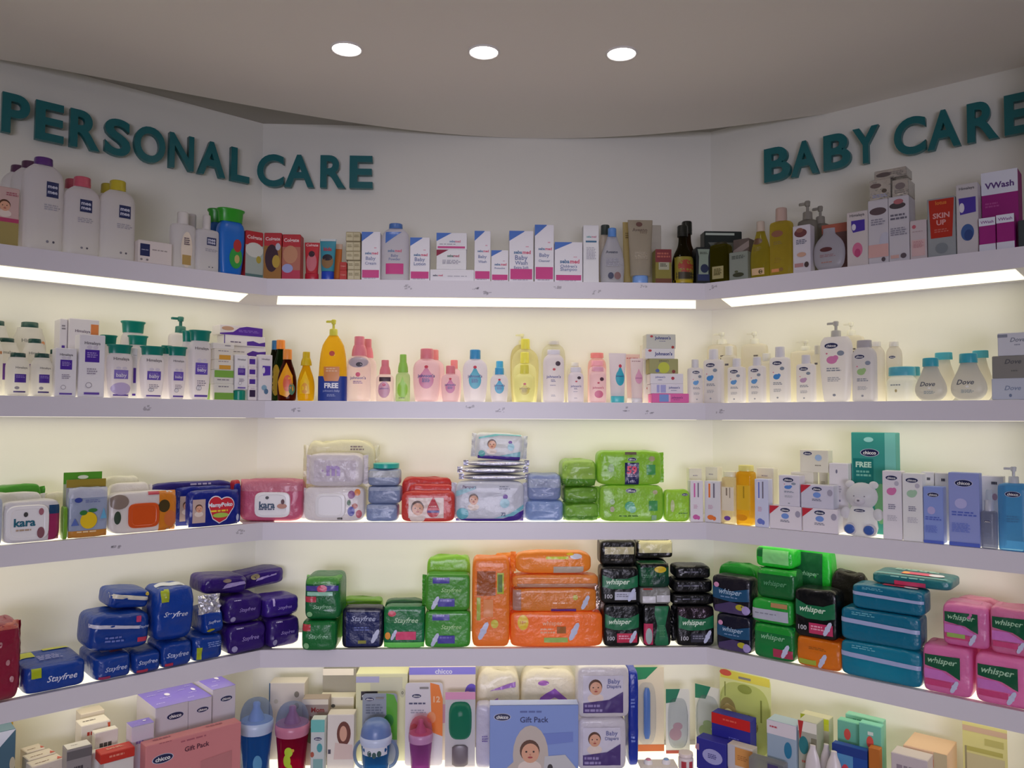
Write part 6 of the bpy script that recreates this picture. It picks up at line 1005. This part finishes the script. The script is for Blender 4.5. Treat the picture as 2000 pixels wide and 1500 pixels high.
cup(536, 604, 1372, 'crimson sippy cup with a yellow seahorse print', 'g:b81c58', 'p:c87c98', art=[('o', .5, .66, .16, .12, 'b8d838'), ('o', .44, .45, .14, .16, 'b8d838'), ('o', .54, .26, .1, .12, 'b8d838'), ('o', .46, .12, .09, .05, 'b8d838'), ('o', .66, .7, .05, .04, 'd8b040')], d=-.035)
cup(690, 778, 1404, 'blue sippy cup with clear round handles and a white lid', 'g:4a90c8', 'p:c8d4f0', handles=True, art=[('r', 0, .7, 1, 1, 'e0e4f0'), ('o', .3, .78, .09, .1, '3a5a5c'), ('o', .5, .74, .09, .1, '3a5a5c'), ('o', .7, .78, .09, .1, '3a5a5c'), ('o', .5, .2, .14, .14, 'c86a3c')], d=-.035, dome='p:6880b8')
e = cup(797, 846, 1400, 'purple feeding bottle with a pink teat', 'g:c07ac0', 'p:c08ab8', d=-.02, dome='h:f0b8c8', name='feeding_bottle')
S(4, .07)
carton('baby_carton', 523, 593, 1334, 'white carton with two grey dots and a blue edge, behind the cups', 'dcd4cc', [('r', 0, 0, .03, 1, '2c5c84'), ('o', .78, .85, .07, .04, '8a8478'), ('o', .78, .7, .07, .04, '8a8478'), ('o', .2, .76, .06, .03, 'c0b8a8')], t=.06, d=.12)
carton('pregnancy_care_carton', 588, 640, 1366, 'brown fronted carton with red lettering behind the crimson cup', 'a89890', [('t', .6, .84, .5, 'Mom', '8a3030', .03), ('t', .62, .72, .6, 'picture', '5a4c48', .02), ('o', .4, .45, .3, .12, '5a6048'), ('r', 0, .92, 1, 1, 'e8e0d0')], t=.05, d=.06)
carton('nursing_carton', 638, 691, 1396, 'white carton with a picture of a long-haired woman', 'ece4de', [('o', .62, .66, .26, .22, '6a3428'), ('o', .6, .66, .14, .14, 'd8a48c'), ('p', [(.3, .5), (.95, .46), (.98, .2), (.25, .2)], 'e0c8c0'), ('r', .04, .3, .14, .38, '4a4458')], t=.05, d=.035)
carton('nursing_carton', 622, 690, 1362, 'taller white carton right behind the woman picture carton', 'ece6d8', [('o', .4, .86, .06, .03, '5a5a58')], t=.05, d=.1)
carton('clear_box', 628, 694, 1306, 'tall translucent box with a bright white top, behind the nursing cartons', 'd8d4cc', [('r', 0, .92, .92, 1, 'f4ece0')], 'm', t=.05, d=.165)
carton('nasal_care_carton', 606, 647, 1406, 'slim white carton with an aqua top, in front of the nursing cartons', 'd4dcdc', [('r', 0, .78, 1, 1, '70c0bc'), ('logo', .52, .66, .56), ('o', .66, .5, .2, .08, '4aa0a8'), ('o', .12, .38, .14, .05, 'b05848'), ('r', .2, .0, .9, .3, '88b4b4')], t=.04, d=.0)
carton('big_feeding_carton', 693, 795, 1316, 'large pale green carton with a dark square logo and a zero', 'e0e0bc', [('r', .28, .8, .0+.9, .96, 'c8c8b4'), ('r', 0, .9, .45, .97, 'a8a8d0'), ('r', .1, .7, .42, .8, '2c2430'), ('t', .26, .75, .28, 'chicco', 'f0f0f0', .03), ('o', .9, .78, .06, .05, 'c0c0a8'), ('t', .9, .78, .04, '0', '3a3838', .02)], t=.08, d=.1)
card('toothbrush_blister', 706, 775, 1355, 'grey hang card with a green curved side behind the handled cup', '9ca4b4', [('p', [(.68, 1), (.9, .98), (1, .86), (1, .35), (.7, .35)], '58a82c'), ('o', .76, .62, .14, .09, '3a8c3c'), ('logo', .2, .92, .26), ('l', .35, .83, .5, 4, '6a7284', .02), ('o', .1, .5, .09, .04, 'b89880')], d=.05)
carton('big_feeding_carton', 797, 928, 1303, 'large white carton with lilac top band and pink and blue balloons', 'ece0d8', [('r', 0, .92, 1, 1, '8880e0'), ('t', .52, .955, .26, 'chicco', 'd8d8f4', .03), ('o', .94, .72, .1, .1, '6c58c8'), ('o', .88, .66, .08, .08, 'e088b8'), ('r', .5, .4, 1, .6, 'e0a8c4')], t=.08, d=.1)
card('teether_blister', 790, 864, 1334, 'white hang card with an orange curved side reading 12', 'e6e2ea', [('p', [(.66, 1), (.9, .97), (1, .8), (1, .35), (.72, .4)], 'f08434'), ('logo', .3, .84, .24), ('l', .35, .74, .5, 1, '4a4c70', .02), ('l', .35, .66, .4, 2, 'a8a8b8', .015), ('t', .84, .8, .18, '12', 'f8c8a0', .03), ('o', .7, .58, .12, .07, 'f0a070'), ('o', .24, .46, .1, .05, 'd06848')], d=.04)
card('comb_set_blister', 868, 928, 1356, 'white hang card with pink top, teal arch window and grey oval brush', 'd8d4d8', [('r', 0, .9, 1, 1, 'e8a0c8'), ('r', 0, 0, 1, 0.02, 'e0d8dc')], bub=(.14, .38, .86, .86, .02), bubc='g:58b89c', items=[('brush_pad', .5, .16, .26, .14, 'p:7a7078')], d=.03, hole=False, rnd=.04)
G = 'white newborn diaper packs'
for x0, x1, y, lb, pc in ((926, 1016, 1312, 'cream diaper pack with a slim purple flash behind the blue gift pack', 0), (1012, 1128, 1310, 'cream diaper pack with a purple swoosh behind the blue gift pack', 1)):
    pack('diaper_packet', x0, x1, y, lb, 'f:f0e8d8', [('p', [(.3, .78), (.9, .82), (.9, .88), (.6, .84)], 'a070c0'), ('p', [(.15, .5), (.5, .62), (.5, .7), (.2, .62)], 'a070c0')] if not pc else [('p', [(.25, .58), (.6, .7), (.85, .6), (.85, .66), (.6, .8), (.35, .7)], '9058b8'), ('o', .4, .86, .1, .03, 'b070c0')], '', t=.12, n=5, wr=.05, d=.1, g=G)
pack('diaper_packet', 926, 960, 1378, 'pale wrapped packet squeezed beside the blue gift pack', 'f:dcd8ec', [('l', .6, .5, .4, 3, '8070b0', .02)], '', t=.06, d=.03, wr=.06)
bl = [('logo', .14, .84, .18), ('t', .5, .8, .32, 'Gift Pack', '2c3468', .015), ('l', .48, .9, .28, 1, '5a6aa8', .025), ('p', [(.6, .6), (.94, .62), (.94, .48), (.62, .44)], '7488d0'), ('o', .46, .3, .2, .42, 'c8bcb4'), ('p', [(.08, 0), (.3, .24), (.7, .24), (.95, 0)], 'c8bcb4'), ('baby', .45, .34, .11), ('p', [(.62, .28), (.85, .3), (.98, .1), (.98, 0), (.6, 0)], 'c8c8cc'), ('o', .68, .12, .03, .05, '3a3438')]
carton('gift_pack_carton', 956, 1130, 1378, 'large light blue gift pack carton with a hooded baby picture', '8ca4e4', bl+T_(('l', .2, .5, .2, 1, '8a94c8', .15), ('l', .75, .5, .3, 1, '8a94c8', .15), ('r', 0, .02, 1, .98, 'b4c0ee')), t=.07, d=-.02)
nb = [('r', .1, .1, .88, .84, 'd8d4e4'), ('baby', .34, .6, .13), ('p', [(.1, .1), (.88, .1), (.88, .52), (.6, .36), (.1, .3)], '4a3478'), ('l', .3, .22, .34, 2, '9a8cc0', .05), ('t', .7, .72, .24, 'Baby', '6a70a8', .01), ('t', .7, .62, .28, 'Diapers', '6a70a8', .01)]
a = pack('diaper_packet', 1128, 1224, 1404, 'newborn diaper pack with a sleeping baby picture, lower of two', 'f:e4e0ec', nb, '', t=.09, n=9, m=9, wr=.02, d=.01, g=G)
pack('diaper_packet', 1128, 1230, 1303, 'newborn diaper pack with a sleeping baby picture, upper of two', 'f:e8e4ec', nb, '', t=.09, n=9, m=9, wr=.02, d=.012, on=a, g=G)
pack('wet_wipes_packet', 1222, 1249, 1312, 'royal blue packet seen end-on beside the newborn packs', 'f:1c3cb8', [('l', .4, .7, .4, 3, '7a90e0', .02), ('l', .4, .3, .4, 2, '7a90e0', .02)], '', t=.1, d=.03, wr=.05, n=8)
card('toothbrush_blister', 1240, 1300, 1306, 'cream hang card with a blue baby toothbrush in its blister', 'e8dcc4', [('p', [(0, 1), (.8, 1), (.4, .86), (0, .84)], '2c8a5c'), ('r', 0, .0, 1, .08, 'c86830')], bub=(.12, .1, .72, .8, .018), items=[('toothbrush', .42, .46, .11, .3, 'p:4a7cc8')], d=.1, hole=False, rnd=.02)
G = 'green topped blister cards'
for x0, x1, y, lb, cc in ((1302, 1351, 1350, 'green topped hang card with a clear blister of pink pieces', 'd8a8b0'), (1352, 1404, 1344, 'green topped hang card with a clear blister of green pieces', 'a8c07c')):
    card('spoon_set_blister', x0, x1, y, lb, 'eaeae2', [('p', [(0, 1), (.6, 1), (.4, .8), (0, .78)], '2c7c60'), ('o', .4, .3, .26, .1, cc), ('o', .5, .42, .2, .06, cc), ('r', 0, 0, 1, .05, 'b04838')], bub=(.1, .1, .9, .84, .022), bubc='h:e4e8ec', d=.11, g=G, seg='C' if x0 < 1350 else 'R', hole=False)
card('teether_blister', 1401, 1502, 1318, 'large lime hang card with two round kiwi slice teethers', 'e4e8a4', [('r', .02, .9, .98, .99, 'e0d458'), ('o', .12, .96, .12, .035, 'd8604c'), ('o', .5, .82, .14, .05, 'a0a850'), ('o', .16, .56, .16, .13, 'a08858'), ('o', .16, .56, .08, .065, 'e8d0c0'), ('o', .58, .44, .13, .11, '6a5a30'), ('o', .58, .44, .08, .07, 'f0e0d0'), ('r', .8, .5, .83, .74, '8a9040'), ('r', .1, .7, .12, .86, '8a9040')], bub=(.02, .12, .96, .86, .02), bubc='h:eef2d8', items=[('teether_ring', .2, .52, .17, .1, 'p:a08050'), ('teether_ring', .62, .44, .15, .1, 'p:7a6a34')], d=.1, seg='R', rnd=.12)
G = 'soothers and small cards on the bottom shelf'
e, W, H, T, zt = place('soother_blister', 1248, 1325, 1458, 'flat clear blister with one pink and one blue soother button', d=.02, t=.06, h=.02, cat='blister', seg='C')
mb = MB(); box(mb, -W/2, W/2, -T/2, T/2, 0, .004, 'c:d8d0d0', .001); mb.build('backing_card', e)
for s, c in ((-1, 'e890a8'), (1, '90b4e4')):
    mb = MB(); loft(mb, [(.0042, .014, .014), (.012, .014, .014), (.016, .01, .01)], 24, 2, 'p:f0ecf0', x0=s*W*.24); loft(mb, [(.0162, .0085, .0085), (.019, .007, .007)], 20, 2, 'p:'+c, x0=s*W*.24); mb.build('soother_button', e)
bottle('small_tub', 1322, 1354, 1458, 'small white tub with red side panels beside the flat blister', 'p:e8dcdc', [('r', .1, .2, .4, .7, 'b83a48'), ('r', .6, .2, .85, .7, 'b83a48')], ('c', .2, .96, 'ecdcd8'), 'jar', 2.2, tf=1, d=.0, h=.05, seg='C')
# right wing, bottom
G = 'cartons crowding the bottom shelf of the right wing'
carton('medicine_carton', 1390, 1466, 1400, 'blue carton with a bright red top band', '2c2c98', [('r', 0, .8, 1, 1, 'c81c20'), ('l', .5, .9, .4, 1, 'e06050', .03), ('o', .3, .4, .3, .12, '7078c8'), ('l', .6, .6, .3, 2, '6a6cc8', .02)], t=.06, d=.05, g=G)
carton('medicine_carton', 1360, 1418, 1447, 'violet blue carton with a white oval, in front of the red topped one', '30309c', [('o', .55, .5, .34, .24, 'a8a8dc'), ('l', .55, .55, .3, 3, '4a4a90', .03), ('r', 0, .6, .1, .8, 'b08aa8')], t=.07, d=.0, g=G)
carton('medicine_carton', 1418, 1470, 1458, 'cream carton with amber top beside the white oval one', 'd8ccc4', [('r', .3, .4, 1, .95, 'dc9c58'), ('l', .6, .7, .4, 3, 'b87a40', .03), ('r', 0, .3, .3, 1, 'c8c4cc')], t=.05, d=.01, g=G)
carton('medicine_carton', 1444, 1500, 1440, 'amber carton in the second rank', 'dca858', [('r', 0, 0, 1, .3, 'dcd4cc'), ('l', .5, .7, .6, 3, 'b8843c', .03)], t=.05, d=.05, g=G)
carton('breast_pad_carton', 1498, 1556, 1412, 'pale blue carton with a teal heart under a tall white top', 'a8bcd0', [('r', 0, .8, 1, 1, 'e4dce4'), ('l', .25, .9, .3, 1, 'c05060', .025), ('o', .72, .62, .13, .12, '2c7ca4'), ('o', .4, .3, .2, .1, '7aa4d0'), ('l', .4, .1, .5, 1, '6a88a4', .03)], t=.06, d=.02, g=G)
carton('breast_pad_carton', 1556, 1596, 1410, 'grey green carton with a teal heart and red flash', 'b8b8a8', [('r', 0, .86, 1, 1, 'f0ece0'), ('tri', 0, 1, .3, 1, .1, .7, 'c03838'), ('o', .3, .68, .26, .12, '2c7c84'), ('l', .4, .45, .4, 1, 'c06a5c', .03), ('r', .7, 0, 1, .8, '84806c')], t=.06, d=.03, g=G)
carton('card_carton', 1564, 1620, 1400, 'lime edged card carton leaning behind the grey green one', 'd0ccb0', [('r', 0, .93, 1, 1, 'd0dc2c'), ('r', .5, .84, 1, .93, 'd8dc48'), ('o', .2, .6, .1, .05, '6a7484')], t=.04, d=.1, g=G)
carton('clear_box', 1462, 1530, 1487, 'clear low box with a navy logo in the front rank', 'c8c8cc', [('r', .55, .4, .85, .95, '4a4070')], 'g', t=.035, d=-.03, g=G)
for x0, x1, y, d, lb in ((1572, 1604, 1488, .0, 'white pebble-shaped soother case, front one'), (1598, 1628, 1476, .03, 'white pebble-shaped soother case, upper one'), (1612, 1646, 1492, -.01, 'white pebble-shaped soother case beside the blue carton')):
    bottle('soother_case', x0, x1, y, lb, 'p:e0d8dc', [], None, 'round', 2, tf=.8, d=d, h=.16, g='white soother cases')
carton('teat_carton', 1636, 1680, 1410, 'mint hang carton with a red round seal, outer of the pair', '78c4ac', [('o', .45, .84, .15, .07, 'e05a50'), ('l', .45, .7, .4, 2, '4a94a8', .025), ('l', .45, .58, .3, 2, 'a89888', .03)], t=.03, d=.08, g='mint cartons')
carton('teat_carton', 1678, 1722, 1416, 'mint hang carton with a red round seal, inner of the pair', '7accb8', [('o', .5, .8, .16, .07, 'e05a50'), ('r', .4, .88, .65, .92, 'e0ece4'), ('l', .5, .66, .4, 2, '4a94a8', .025), ('l', .5, .54, .4, 2, 'b08890', .03)], t=.03, d=.06, g='mint cartons')
carton('teat_carton', 1652, 1726, 1402, 'mint carton standing highest behind the sealed pair', '8cd0b8', [('l', .5, .94, .6, 1, '4a9484', .02)], t=.03, d=.12, g='mint cartons')
carton('teat_carton', 1616, 1694, 1458, 'royal blue carton with red seal and white bottle picture', '2050a8', [('r', .14, .1, .6, .88, '5a98c8'), ('o', .38, .55, .13, .16, 'd84a5c'), ('o', .84, .45, .09, .2, 'c8d0dc'), ('r', 0, .86, 1, 1, '1c3c8c')], t=.04, d=.02, g='mint cartons')
carton('orange_carton', 1696, 1718, 1462, 'orange brown carton edge beside the royal blue carton', 'c8742c', [], t=.05, d=.03)
a = carton('powder_carton', 1740, 1812, 1478, 'white printed carton in front of the salmon carton', 'd8ccd0', [('l', .5, .8, .7, 5, '9a8c98', .06)], t=.06, d=.02)
carton('powder_carton', 1764, 1850, 1465, 'salmon carton with an orange stripe near the hanging card', 'eac4a4', [('r', .02, .8, .7, .9, 'e8703c'), ('l', .4, .85, .4, 1, 'f0b090', .03), ('r', .7, 0, 1, 1, 'c8b894')], t=.12, d=.08)
card('wall_card_packet', 1880, 1968, 1418, 'pale yellow framed packet leaning upright near the wall end', 'e4dc94', [('r', .06, .02, .94, .72, 'c8bc94'), ('r', .08, .74, .9, .78, 'b8b060'), ('r', .5, .82, .92, .88, 'c0b870'), ('r', .0, .92, 1, .97, 'd0b098'), ('r', .05, .02, .09, .78, '9a9070'), ('o', .55, .5, .08, .04, 'd8a890')], d=.12, hole=False, rnd=.02, seg='R')
